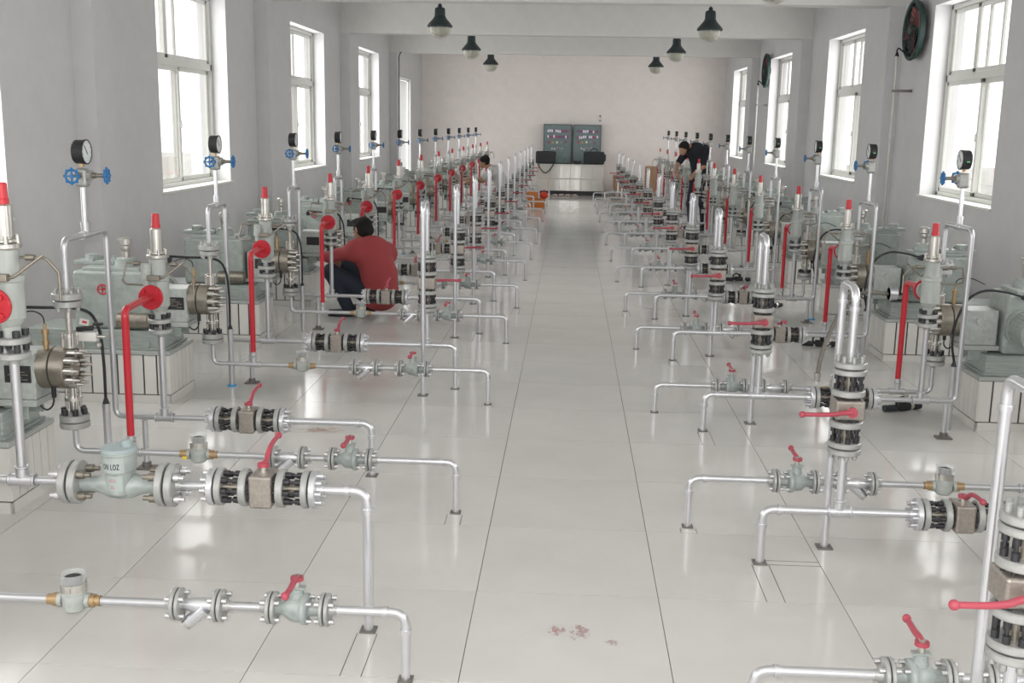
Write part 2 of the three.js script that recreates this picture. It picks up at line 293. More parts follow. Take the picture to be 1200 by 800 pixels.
function dischargePipe(c, l) { // z = 0 here is the pump; the discharge line lies at c.dz
  const g = group(), s = SEG[l], x0 = -2.6, zb = c.dz, y = c.yB, up = 1.405;
  part(g, 'flange', [...pipeFlange(rA, 0.078, [x0, 1.115, 0], 'y', 1, 0.035, s), ring(l ? 8 : 6, 0.06, [x0, 1.142, 0], 'y', p => hex(0.011, 0.022, p))], M.flange);
  part(g, 'bridge_pipe', [tube([[x0, 1.13, 0], [x0, up, 0], [x0 - 0.01, up, zb / 2 + 0.04]], rA, s, 0.05, 4 + l), tube([[x0 - 0.01, up, zb / 2 - 0.04], [x0 - 0.02, up, zb], [x0 - 0.02, y, zb], [c.big0 - hB - 0.014, y, zb]], rA, s, 0.05, 4 + l)], M.pipe);
  part(g, 'gauge_tee', [cyl(rA * 1.35, 0.1, [x0 - 0.01, up, zb / 2], 'z', s), cyl(rA * 1.3, 0.05, [x0 - 0.01, up + 0.03, zb / 2], 'y', s), hex(0.024, 0.02, [x0 - 0.01, up + 0.06, zb / 2])], M.pipe);
  part(g, 'gauge_pipe', tube([[x0 - 0.01, up + 0.05, zb / 2], [x0 - 0.01, 1.659, zb / 2]], 0.0135, s), M.pipeB);
  part(g, 'tee', teeFit(rB, [c.riser, y, zb], 'x', s), M.pipe);
  part(g, 'riser_pipe', tube([[c.riser, y, zb], [c.riser, y + 0.525, zb]], rB * 0.95, s), M.pipe);
  part(g, 'flange', pipeFlange(rB, 0.066, [c.riser, y + 0.515, zb], 'y', -1, 0.026, s), M.flange);
  if (c.check) {
    part(g, 'pipe', tube([[c.check + hC + 0.012, y, zb], [c.big - hB - 0.014, y, zb]], rB, s), M.pipe);
    for (const [x, d] of [[c.check - hC - 0.024, -1], [c.check + hC + 0.024, 1]]) part(g, 'flange', [...pipeFlange(rB, 0.088, [x, y, zb], 'x', d, 0.03, s)], M.flange);
  }
  const segs = c.tower ? [[c.big + hB + 0.014, c.tower]] : [];
  part(g, 'outlet_pipe', [tube([[c.big + hB + 0.014, y, zb], [c.footB, y, zb], [c.footB, 0, zb]], rB, s, 0.06, 5 + l), coupling(rB, [c.footB - 0.08, y, zb], 'x', s, 0.02), coupling(rB, [c.footB, y - 0.08, zb], 'y', s, 0.02)], M.pipeB);
  part(g, 'foot_plate', footPlate(c.footB, zb, 0.065), M.plate);
  for (const [x, d] of [[c.big - hB - 0.0195, -1], [c.big + hB + 0.0195, 1]]) part(g, 'flange', [...pipeFlange(rB, FB, [x, y, zb], 'x', d, 0.027, s), ring(l ? 8 : 6, 0.056, [x + d * 0.024, y, zb], 'x', p => hex(0.0105, 0.026, p, 'x'))], M.pipeB);
  if (c.tower) {
    part(g, 'tee', teeFit(rB, [c.tower, y, zb], 'x', s), M.pipeB);
    part(g, 'riser_pipe', tube([[c.tower, y, zb], [c.tower, c.yT - hB - 0.0195, zb]], rB, s), M.pipeB);
    part(g, 'flange', [...pipeFlange(rB, FB, [c.tower, c.yT - hB - 0.0195, zb], 'y', -1, 0.027, s), ring(l ? 8 : 6, 0.056, [c.tower, c.yT - hB - 0.043, zb], 'y', p => hex(0.0105, 0.024, p))], M.flange);
  }
  return g;
}
function loopPipe(c, l) { // upright loop: from the top flange over a bend and down a pole to the floor; origin at the tower foot
  const g = group(), s = SEG[l], y0 = c.yT + hB + 0.0195, z1 = c.pole;
  part(g, 'loop_tube', tube([[0, y0, 0], [0, c.top, 0], [0, c.top, z1], [0, 0, z1]], 0.0185, s + 2, 0.06, 6 + l), M.pipeB);
  part(g, 'collar', [coupling(0.0185, [0, c.top - 0.09, 0], 'y', s, 0.016), coupling(0.0185, [0, c.top - 0.09, z1], 'y', s, 0.016)], M.pipeB);
  part(g, 'flange', [...pipeFlange(0.0185, FB, [0, y0, 0], 'y', 1, 0.027, s), ring(l ? 8 : 6, 0.056, [0, y0 + 0.027, 0], 'y', p => hex(0.011, 0.03, p))], M.flange);
  part(g, 'foot_plate', footPlate(0, z1, 0.075), M.plate);
  return g;
}
// three-piece ball valve, axis x, origin on the axis
function bigValveParts(l, each) {
  const s = SEG[l], o = {};
  o.flange = []; for (const d of [-1, 1]) { o.flange.push(disc(FB, 0.026, [d * (hB - 0.013), 0, 0], 'x', s), disc(FB, 0.03, [d * 0.074, 0, 0], 'x', s)); }
  o.gasket = [-1, 1].map(d => cyl(0.058, 0.004, [d * (hB + 0.0025), 0, 0], 'x', s));
  o.neck = [-1, 1].map(d => cyl(0.027, 0.085, [d * 0.125, 0, 0], 'x', s));
  o.bolts = []; for (const d of [-1, 1]) o.bolts.push(ring(l ? 8 : 6, 0.056, [d * 0.147, 0, 0], 'x', p => hex(0.0125, 0.024, p, 'x')), ring(l ? 8 : 6, 0.056, [d * 0.101, 0, 0], 'x', p => hex(0.0125, 0.024, p, 'x')), ring(l ? 8 : 6, 0.056, [d * 0.125, 0, 0], 'x', p => cyl(0.006, 0.03, p, 'x', 5)), ring(l ? 8 : 4, 0.056, [d * 0.054, 0, 0], 'x', p => cyl(0.007, 0.02, p, 'x', 5)));
  o.body = [box(0.092, 0.134, 0.134, [0, 0, 0], 0.012)];
  o.stem = [cyl(0.018, 0.02, [0, 0.072, 0], 'y', s), hex(0.012, 0.03, [0, 0.086, 0])];
  return o;
}
function lever(len, rise, l) { // red lever, hub at the origin, pointing -z
  const s = Math.max(8, SEG[l] - 6);
  return [cyl(0.024, 0.014, [0, 0.006, 0], 'y', s), sweep(curve([[0, 0.008, 0], [0, 0.012, -0.04], [0, rise * 0.75, -0.085], [0, rise, -0.14], [0, rise * 1.08, -len]], 4 + 5 * l), t => 0.0125 - 0.003 * t, s), ball(0.0155, [0, rise * 1.08, -len], s)];
}
const turnAll = (gs, m) => gs.flat(3).map(g => g.clone().applyMatrix4(m));
function bigValve(l, upright) {
  const g = group(), p = bigValveParts(l), m = new THREE.Matrix4();
  let lev = lever(0.235, 0.055, l).map(q => q.translate(0, 0.09, 0));
  if (upright) { // axis up, stem towards -z, lever level and pointing to the aisle (+x)
    m.makeBasis(V(0, 1, 0), V(0, 0, -1), V(-1, 0, 0)); // x->y, y->-z, z->-x
    lev = lev.map(q => q.translate(0, 0, 0));
  }
  for (const [n, mat] of [['flange', M.flange], ['gasket', M.gasket], ['neck', M.steelDark]]) each(g, n, turnAll(p[n], m), mat);
  part(g, 'body', turnAll(p.body, m), M.body); part(g, 'stem', turnAll(p.stem, m), M.steel); small(g, 'bolts', turnAll(p.bolts, m), M.darkBolt);
  part(g, 'handle', turnAll(lev, m), M.handle, 'red painted lever handle');
  return g;
}
function smallValve(l) { // flanged ball valve, lever towards +z
  const g = group(), s = SEG[l];
  each(g, 'flange', [-1, 1].map(d => disc(FS, 0.014, [d * (hS - 0.007), 0, 0], 'x', s)), M.flange);
  each(g, 'gasket', [-1, 1].map(d => cyl(0.05, 0.003, [d * (hS + 0.002), 0, 0], 'x', s)), M.gasket);
  part(g, 'body', [lathe([[0.026, -0.09], [0.026, -0.055], [0.046, -0.03], [0.05, 0], [0.05, 0.012], [0.058, 0.014], [0.058, 0.034], [0.03, 0.036], [0.026, 0.05], [0.026, 0.09]], [0, 0, 0], 'x', s), disc(0.057, 0.012, [-0.006 + 0.024, 0, 0], 'x', s), cyl(0.03, 0.05, [-0.005, 0.055, 0], 'y', s, 0.022), box(0.06, 0.008, 0.03, [-0.005, 0.083, 0])], M.castGreen);
  small(g, 'bolts', [[-1, 1].map(d => [ring(4, 0.046, [d * (hS + 0.030), 0, 0], 'x', p => hex(0.0095, 0.018, p, 'x'), PI / 4), ring(4, 0.046, [d * (hS - 0.022), 0, 0], 'x', p => hex(0.0095, 0.018, p, 'x'), PI / 4)]), ring(4, 0.047, [0.044, 0, 0], 'x', p => hex(0.008, 0.02, p, 'x'), PI / 4)], M.bolt);
  part(g, 'stem', [cyl(0.012, 0.04, [-0.005, 0.1, 0], 'y', s), hex(0.014, 0.012, [-0.005, 0.125, 0])], M.steel);
  part(g, 'handle', lever(0.17, 0.012, l).map(q => q.rotateY(PI).translate(-0.005, 0.112, 0)), M.handle, 'red painted lever handle');
  return g;
}
function strainer(l) {
  const g = group(), s = SEG[l];
  each(g, 'flange', [-1, 1].map(d => disc(FS, 0.014, [d * (hY - 0.007), 0, 0], 'x', s)), M.flange);
  each(g, 'gasket', [-1, 1].map(d => cyl(0.05, 0.003, [d * (hY + 0.002), 0, 0], 'x', s)), M.gasket);
  part(g, 'body', [lathe([[0.02, -0.07], [0.024, -0.03], [0.03, 0.0], [0.024, 0.03], [0.02, 0.07]], [0, 0, 0], 'x', s), cyl(0.024, 0.085, [0, 0, 0], 'y', s).rotateZ(-0.85).translate(-0.004, -0.036, 0.012)], M.pipeB);
  part(g, 'cap', [hex(0.0225, 0.022, [0, 0, 0]).rotateZ(-0.85).translate(-0.04, -0.068, 0.012)], M.steel);
  small(g, 'bolts', [-1, 1].map(d => [ring(4, 0.046, [d * (hY + 0.030), 0, 0], 'x', p => hex(0.0095, 0.018, p, 'x'), PI / 4), ring(4, 0.046, [d * (hY - 0.022), 0, 0], 'x', p => hex(0.0095, 0.018, p, 'x'), PI / 4)]), M.bolt);
  return g;
}
function flowMeter(l, tag) {
  const g = group(), s = SEG[l] + 4;
  part(g, 'body', [lathe([[0, -0.04], [0.034, -0.04], [0.043, -0.03], [0.046, 0.02], [0.046, 0.042], [0.04, 0.046]], [0, 0, 0], 'y', s), hex(0.028, 0.016, [-0.052, 0, 0], 'x'), hex(0.028, 0.016, [0.052, 0, 0], 'x')], M.greenLight);
  part(g, 'clamp_ring', [cyl(0.047, 0.03, [0, 0.055, 0], 'y', s), box(0.018, 0.022, 0.01, [0.0, 0.055, 0.047])], M.steel);
  part(g, 'register_cap', [cyl(0.042, 0.038, [0, 0.088, 0], 'y', s, 0.044, true)], M.clear);
  part(g, 'register', [cyl(0.034, 0.012, [0, 0.082, 0], 'y', s), cyl(0.03, 0.006, [0, 0.09, 0], 'y', s)], M.black);
  for (const d of [-1, 1]) part(g, 'union', [hex(0.025, 0.02, [d * 0.07, 0, 0], 'x'), cyl(0.02, 0.025, [d * 0.088, 0, 0], 'x', s)], M.brass, 'brass pipe union');
  if (tag) part(g, 'tag', box(0.024, 0.016, 0.003, [-0.068, -0.014, 0.028]), M.yellow, 'yellow paper tag');
  return g;
}
function checkValve() {
  const g = group(), s = 28;
  for (const d of [-1, 1]) part(g, 'flange', disc(0.088, 0.03, [d * (hC - 0.015), 0, 0], 'x', s), M.flange);
  for (const d of [-1, 1]) part(g, 'gasket', cyl(0.06, 0.007, [d * (hC + 0.0045), 0, 0], 'x', s), M.gasket);
  part(g, 'body', [lathe([[0.034, -0.165], [0.03, -0.12], [0.034, -0.09], [0.052, -0.045], [0.058, 0], [0.052, 0.045], [0.034, 0.09], [0.03, 0.12], [0.034, 0.165]], [0, -0.008, -0.004], 'x', s), lathe([[0, -0.045], [0.05, -0.04], [0.056, -0.028], [0.058, 0.052], [0.064, 0.058], [0.066, 0.07], [0.068, 0.125], [0.07, 0.128], [0.07, 0.136], [0.066, 0.14], [0, 0.14]], [0, 0, 0.006], 'y', s)], M.castGreen);
  part(g, 'cover', [cyl(0.07, 0.016, [0, 0.147, 0.006], 'y', s), cyl(0.02, 0.03, [0.03, 0.165, 0.0], 'y', 14), hex(0.016, 0.02, [0.03, 0.172, 0])], std(lin(0.34, 0.41, 0.42), 0.4));
  for (const d of [-1, 1]) for (let i = 0; i < 4; i++) { const a = PI / 4 + i * PI / 2, y = Math.sin(a) * 0.062, z = Math.cos(a) * 0.062;
    part(g, 'bolt', [hex(0.017, 0.03, [d * (hC - 0.046), y, z], 'x'), cyl(0.01, 0.03, [d * (hC - 0.07), y, z], 'x', 10)], M.steelDark);
    part(g, 'nut', [hex(0.017, 0.022, [d * (hC + 0.052), y, z], 'x'), cyl(0.01, 0.025, [d * (hC + 0.07), y, z], 'x', 10)], M.bolt); }
  const cv = document.createElement('canvas'); cv.width = 256; cv.height = 256; const c = cv.getContext('2d'); c.fillStyle = '#a6b0ad'; c.fillRect(0, 0, 256, 256);
  c.fillStyle = '#15161a'; c.font = 'bold 50px sans-serif'; c.fillText('ON LOZ', 26, 74); c.fillStyle = '#b5322e'; c.font = '44px sans-serif'; c.fillText('A532', 66, 168); c.font = '40px sans-serif'; c.fillText('25u', 78, 228);
  const tx = new THREE.CanvasTexture(cv); tx.colorSpace = THREE.SRGBColorSpace;
  const lab = new THREE.CylinderGeometry(0.0695, 0.0665, 0.062, 20, 1, true, -0.85, 1.5); lab.translate(0, 0.093, 0.006);
  const cut = (g2, v0, v1) => { const U = g2.attributes.uv; for (let i = 0; i < U.count; i++) U.setY(i, v0 + (v1 - v0) * U.getY(i)); return idx(g2); };
  part(g, 'lettering', cut(lab, 0.62, 1), std(0xffffff, 0.4, 0, { map: tx }), 'black painted letters');
  const lab2 = new THREE.CylinderGeometry(0.0588, 0.0572, 0.062, 20, 1, true, -0.75, 1.3); lab2.translate(0, 0.016, 0.006);
  part(g, 'lettering', cut(lab2, 0.02, 0.56), std(0xffffff, 0.4, 0, { map: tx }), 'red painted letters');
  return g;
}
function reliefValve(l) { // origin: top of the riser flange
  const g = group(), s = SEG[l];
  part(g, 'base_flange', disc(0.066, 0.026, [0, 0.045, 0], 'y', s), M.flange);
  small(g, 'bolts', [ring(4, 0.05, [0, 0.016, 0], 'y', p => hex(0.013, 0.032, p), PI / 4), ring(4, 0.05, [0, 0.073, 0], 'y', p => hex(0.015, 0.026, p), PI / 4)], M.darkBolt);
  part(g, 'body', [lathe([[0.034, 0.05], [0.036, 0.1], [0.058, 0.135], [0.058, 0.275], [0.064, 0.28], [0.064, 0.3], [0.05, 0.305], [0.047, 0.32], [0.047, 0.4], [0.05, 0.405]], [0, 0, 0], 'y', s, true), cyl(0.036, 0.075, [0, 0.2, 0.075], 'z', s), disc(0.06, 0.018, [0, 0.2, 0.098], 'z', s)], M.greenLight);
  part(g, 'side_chamber', [cyl(0.03, 0.085, [-0.05, 0.335, 0.045], 'y', s, 0.028), cyl(0.02, 0.05, [-0.05, 0.275, 0.045], 'y', s)], M.greenLight);
  part(g, 'bonnet', [disc(0.06, 0.022, [0, 0.416, 0], 'y', s), disc(0.05, 0.014, [0, 0.436, 0], 'y', s), ring(6, 0.05, [0, 0.44, 0], 'y', p => hex(0.009, 0.03, p))], M.steel);
  part(g, 'spring_housing', lathe([[0.034, 0.44], [0.034, 0.57], [0.026, 0.576], [0, 0.576]], [0, 0, 0], 'y', s, true), M.steel);
  part(g, 'cap', lathe([[0.0245, 0.574], [0.0245, 0.592], [0.022, 0.6], [0.0205, 0.652], [0.017, 0.657], [0, 0.657]], [0, 0, 0], 'y', l > 1 ? 10 : 8, true), M.redCap, 'red screw cap');
  part(g, 'pilot_tubing', [tube([[-0.19, 0.37, -0.02], [-0.05, 0.37, -0.02]], 0.006, 6), tube([[0.05, 0.37, -0.01], [0.15, 0.37, -0.01], [0.19, 0.31, -0.03], [0.19, 0.2, -0.03]], 0.006, 6, 0.03, 3), tube([[-0.02, 0.30, 0.066], [0.05, 0.3, 0.06], [0.155, 0.385, 0.02]], 0.0065, 6, 0.03, 3), tube([[-0.19, 0.37, -0.02], [-0.21, 0.27, 0.0], [-0.17, 0.255, 0.03], [-0.05, 0.255, 0.05]], 0.006, 6, 0.02, 3), hex(0.014, 0.035, [-0.13, 0.37, -0.02], 'x'), hex(0.014, 0.035, [0.09, 0.37, -0.01], 'x'), box(0.075, 0.03, 0.03, [0.0, 0.3, 0.07], 0.004)], M.steelDark);
  return g;
}
function reliefPipe(c, l) { // red overflow pipe: disc flange on the valve, out to the suction line, down to the tee. Origin at the tee on the suction line
  const g = group(), s = SEG[l], h = c.yB + 0.728 - c.yA, zd = c.dz + 0.123, dx = c.riser - c.red;
  part(g, 'disc_flange', [disc(0.07, 0.02, [dx, h, zd], 'z', s + 6), ring(4, 0.05, [dx, h, zd + 0.015], 'z', p => hex(0.012, 0.014, p, 'z'), PI / 4)], M.red);
  part(g, 'red_pipe', tube([[dx, h, zd], [dx * 0.5, h + 0.008, zd + (0 - zd) * 0.5], [0, h + 0.004, -0.005], [0, 0.085, 0]], 0.0195, s, 0.045, 4 + l), M.red);
  part(g, 'coupling', [cyl(0.02, 0.03, [0, 0.078, 0], 'y', s), hex(0.025, 0.018, [0, 0.0735, 0])], M.pipe);
  return g;
}
function gauge(l) { // dial faces the aisle (+x); origin at the stem foot
  const g = group(), s = SEG[l] + 6, y = 0.081;
  part(g, 'case', [lathe([[0, -0.028], [0.06, -0.028], [0.063, -0.022], [0.063, 0.022], [0.066, 0.024], [0.066, 0.034], [0.06, 0.036], [0.06, 0.028], [0, 0.028]], [0, y, 0], 'x', s, true)], M.black);
  const d = part(g, 'dial', cyl(0.06, 0.003, [0.0305, y, 0], 'x', s), M.dial, 'pale dial face');
  if (l > 1) { d.add(mesh('needle', box(0.002, 0.06, 0.004, [0.033, 0.014, 0]).rotateX(0.7).translate(0, y, 0), M.black)); d.add(mesh('scale_mark', ring(11, 0.048, [0.0325, y, 0], 'x', p => box(0.001, 0.004, 0.004, p), 0.35), M.black)); }
  part(g, 'stem', [cyl(0.008, 0.038, [0, 0.02, 0], 'y', 8), hex(0.013, 0.016, [0, 0.01, 0])], M.brass);
  part(g, 'sticker', [box(0.02, 0.008, 0.003, [0, y - 0.012, -0.0635])], M.sticker, 'small green sticker');
  return g;
}
function handwheel(R, l, p, ax) { return [torus(R, 0.0065, p, ax, l > 1 ? 24 : 12, l > 1 ? 8 : 5), cyl(0.011, 0.014, p, ax, 8), ...[0, 1, 2, 3].map(k => { const q = ring(4, R * 0.5, p, ax, pp => pp)[k]; const a = k * PI / 2; return ax === 'z' ? box(k % 2 ? 0.008 : R, k % 2 ? R : 0.008, 0.007, q) : box(0.007, k % 2 ? R : 0.008, k % 2 ? 0.008 : R, q); }), ...(l > 1 ? ring(8, R * 1.13, p, ax, pp => ball(0.0085, pp, 6)) : [])]; }
function gaugeValve(l) {
  const g = group(), s = SEG[l];
  part(g, 'block', [box(0.07, 0.1, 0.066, [0, 0.036, 0], 0.018), cyl(0.017, 0.02, [0, -0.005, 0], 'y', s), cyl(0.028, 0.03, [0.04, 0.048, 0], 'x', s)], M.flange);
  part(g, 'stem', [hex(0.018, 0.02, [0, 0.048, 0.042], 'z'), cyl(0.009, 0.075, [0, 0.048, 0.085], 'z', 8), hex(0.018, 0.02, [0.065, 0.048, 0], 'x'), cyl(0.011, 0.06, [0.1, 0.048, 0], 'x', 8)], M.steelDark);
  part(g, 'handwheel', handwheel(0.034, l, [0, 0.048, 0.125], 'z'), M.blue, 'blue handwheel');
  part(g, 'handwheel', handwheel(0.034, l, [0.135, 0.048, 0], 'x'), M.blue, 'blue handwheel');
  return g;
}
function pump(l) { // origin: floor below the head, x = 0 on the suction axis (-2.6)
  const g = group(), s = SEG[l] + 4, y = 0.732;
  part(g, 'base_frame', [box(1.0, 0.135, 0.4, [-0.79, 0.457, 0], 0.008), box(1.04, 0.014, 0.44, [-0.79, 0.395, 0]), cyl(0.03, 0.02, [-0.42, 0.43, 0.205], 'z', 10)], M.green);
  part(g, 'gearbox', [box(0.55, 0.42, 0.34, [-0.68, 0.735, 0], 0.025), box(0.42, 0.03, 0.3, [-0.68, 0.955, 0], 0.008)], M.green);
  part(g, 'turret', [cyl(0.085, 0.06, [-0.6, 0.985, 0.05], 'y', s, 0.078), disc(0.07, 0.02, [-0.6, 1.022, 0.05], 'y', s)], M.green);
  part(g, 'breather', [cyl(0.03, 0.05, [-0.6, 1.05, 0.05], 'y', s), lathe([[0.026, 0], [0.034, 0.03], [0.034, 0.05], [0.045, 0.06], [0.045, 0.1], [0.03, 0.11], [0, 0.11]], [-0.6, 1.07, 0.05], 'y', s, true), box(0.05, 0.035, 0.05, [-0.62, 1.155, 0.06], 0.006)], M.steel);
  part(g, 'top_cover', [box(0.3, 0.03, 0.16, [-0.86, 0.985, -0.07], 0.006), ring(6, 0.09, [-0.82, 1.008, -0.07], 'y', p => hex(0.012, 0.02, p)), cyl(0.05, 0.04, [-0.9, 1.02, -0.07], 'y', s)], M.green);
  part(g, 'crosshead_box', [box(0.235, 0.245, 0.225, [-0.262, 0.70, 0], 0.008), box(0.26, 0.035, 0.25, [-0.27, 0.56, 0], 0.005), cyl(0.022, 0.012, [-0.25, 0.75, -0.117], 'z', 12)], M.greenLight);
  each(g, 'bracket', [box(0.13, 0.11, 0.012, [-0.27, 0.52, 0.08]), box(0.13, 0.11, 0.012, [-0.27, 0.52, -0.08])], M.green);
  { const np = part(g, 'nameplate', [box(0.14, 0.09, 0.003, [-0.235, 0.715, 0.114])], M.black, 'black nameplate'); if (l > 1) np.add(mesh('engraved_lines', [box(0.05, 0.007, 0.001, [-0.25, 0.742, 0.116]), box(0.08, 0.005, 0.001, [-0.235, 0.726, 0.116]), box(0.045, 0.005, 0.001, [-0.265, 0.712, 0.116]), box(0.04, 0.005, 0.001, [-0.2, 0.712, 0.116]), box(0.06, 0.005, 0.001, [-0.24, 0.698, 0.116]), box(0.035, 0.005, 0.001, [-0.2, 0.686, 0.116])], M.steelDark)); }
  part(g, 'pump_head', [lathe([[0, -0.155], [0.108, -0.155], [0.112, -0.15], [0.112, -0.086], [0.106, -0.083]], [0, y, 0], 'x', s + 6, true), lathe([[0.106, -0.079], [0.112, -0.076], [0.112, -0.006], [0.106, 0], [0, 0]], [0, y, 0], 'x', s + 6, true)], M.steelDark);
  small(g, 'head_bolts', [ring(l > 1 ? 10 : 8, 0.088, [0.02, y, 0], 'x', p => hex(0.021, 0.044, p, 'x')), ring(l > 1 ? 10 : 8, 0.088, [0.055, y, 0], 'x', p => cyl(0.014, 0.04, p, 'x', 8, 0.006))], M.steel);
  part(g, 'head_cover', [cyl(0.06, 0.02, [0.008, y, 0], 'x', s)], M.steelDark);
  part(g, 'discharge_valve', [cyl(0.034, 0.05, [0, 0.865, 0], 'y', s), ring(4, 0.038, [0, 0.885, 0], 'y', p => cyl(0.008, 0.07, p, 'y', 6), PI / 4), cyl(0.04, 0.016, [0, 0.9, 0], 'y', s), cyl(0.0165, 0.16, [0, 0.98, 0], 'y', s)], M.steel);
  part(g, 'discharge_flange', [disc(0.07, 0.034, [0, 1.075, 0], 'y', s), ring(6, 0.055, [0, 1.05, 0], 'y', p => hex(0.011, 0.024, p))], M.flange);
  part(g, 'suction_valve', [ring(4, 0.036, [0, 0.575, 0], 'y', p => cyl(0.007, 0.12, p, 'y', 6), PI / 4), cyl(0.02, 0.14, [0, 0.56, 0], 'y', s), cyl(0.045, 0.018, [0, 0.565, 0], 'y', s)], M.steel);
  part(g, 'suction_flange', [disc(0.076, 0.036, [0, 0.463, 0], 'y', s)], M.flange);
  small(g, 'flange_bolts', [ring(6, 0.056, [0, 0.497, 0], 'y', p => hex(0.0145, 0.034, p))], M.darkBolt);
  part(g, 'motor', [cyl(0.135, 0.05, [-0.53, 0.72, -0.19], 'z', s + 4), cyl(0.12, 0.22, [-0.53, 0.72, -0.31], 'z', s + 4), ring(l ? 24 : 12, 0.122, [-0.53, 0.72, -0.3], 'z', p => box(0.008, 0.008, 0.19, p)), cyl(0.132, 0.06, [-0.53, 0.72, -0.43], 'z', s + 4)], M.green);
  part(g, 'fan_grille', [...(l ? [0.03, 0.055, 0.08, 0.105] : [0.05, 0.1]).map(r => torus(r, 0.004, [-0.53, 0.72, -0.462], 'z', 20, 5)), box(0.22, 0.006, 0.006, [-0.53, 0.72, -0.462]), box(0.006, 0.22, 0.006, [-0.53, 0.72, -0.462])], M.steelDark);
  part(g, 'oil_cylinder', [cyl(0.055, 0.22, [-0.5, 0.6, 0.215], 'x', s), disc(0.05, 0.02, [-0.385, 0.6, 0.215], 'x', s)], M.steelDark);
  part(g, 'handwheel', [torus(0.035, 0.006, [-0.72, 0.82, 0.21], 'z', 14, 5), box(0.066, 0.006, 0.006, [-0.72, 0.82, 0.21]), box(0.006, 0.066, 0.006, [-0.72, 0.82, 0.21]), cyl(0.008, 0.04, [-0.72, 0.82, 0.19], 'z', 8)], M.red, 'small red handwheel');
  part(g, 'vent_fitting', [cyl(0.013, 0.1, [-0.115, 0.885, 0.03], 'y', 8), hex(0.018, 0.025, [-0.115, 0.87, 0.03]), hex(0.018, 0.03, [-0.115, 0.925, 0.03]), cyl(0.008, 0.03, [-0.115, 0.955, 0.03], 'y', 8)], M.brass);
  part(g, 'drain_loop', [sweep(curve([[-0.155, 0.585, 0.06], [-0.15, 0.54, 0.065], [-0.115, 0.515, 0.065], [-0.085, 0.54, 0.06], [-0.08, 0.6, 0.05]], 12), 0.005, 6), sweep(curve([[-0.115, 0.965, 0.03], [-0.125, 1.01, 0.03], [-0.2, 1.03, 0.0], [-0.3, 0.99, -0.02]], 10), 0.004, 6), cyl(0.013, 0.06, [-0.08, 0.61, 0.05], 'y', 8)], M.cable);
  return g;
}
function plinth(l) { // origin: floor, middle of the aisle end
  const g = group(), L = 1.25, W = 0.5, H = 0.385, pw = 0.083, gap = 0.007, sk = 0.06, top = 0.028;
  part(g, 'core', box(L - 0.02, H - 0.004, W - 0.02, [-L / 2, (H - 0.004) / 2, 0]), M.joint);
  part(g, 'top_slab', box(L + 0.01, top, W + 0.01, [-L / 2, H - top / 2, 0], 0.004), M.greenLight);
  const ph = H - top - sk - 0.012, py = sk + 0.008 + ph / 2, far = [];
  const put1 = (geo, v) => { if (l > 1) part(g, 'panel', geo, M.panel[v]); else far.push(geo); };
  let n = Math.floor(L / (pw + gap)); for (let i = 0; i < n; i++) for (const d of [1, -1]) put1(box(pw, ph, 0.014, [-(i + 0.5) * (L / n), py, d * (W / 2 - 0.007)]), i % 2);
  n = 6; for (let i = 0; i < n; i++) put1(box(0.014, ph, W / n - gap, [-0.007, py, -W / 2 + (i + 0.5) * W / n]), i % 2);
  if (l < 2) { const m = part(g, 'panels', far, M.panel[0]); m.userData.kind = 'stuff'; }
  part(g, 'skirting', [box(L, sk, 0.014, [-L / 2, sk / 2, W / 2 - 0.007]), box(L, sk, 0.014, [-L / 2, sk / 2, -W / 2 + 0.007]), box(0.014, sk, W, [-0.007, sk / 2, 0])], M.panel[0]);
  return g;
}
function conduit(blue, l) {
  const g = group(), s = SEG[l];
  part(g, 'pipe', [cyl(0.021, 0.45, [0, 0.225, 0], 'y', s), cyl(0.023, 0.02, [0, 0.44, 0], 'y', s)], M.pipe);
  if (blue) part(g, 'base_ring', [cyl(0.034, 0.012, [0, 0.006, 0], 'y', s)], M.blueRing, 'blue plastic ring');
  part(g, 'gland', cyl(0.02, 0.035, [0, 0.465, 0], 'y', s, 0.009), M.rubber);
  return g;
}
function post(c, l) {
  const g = group();
  part(g, 'pipe', cyl(0.0165, c.yB - rB, [0, (c.yB - rB) / 2 - 0.001, 0], 'y', SEG[l]), M.pipe);
  part(g, 'base_plate', [box(0.1, 0.01, 0.085, [0, 0.005, 0]), cyl(0.026, 0.03, [0, 0.024, 0], 'y', SEG[l])], M.plate);
  return g;
}

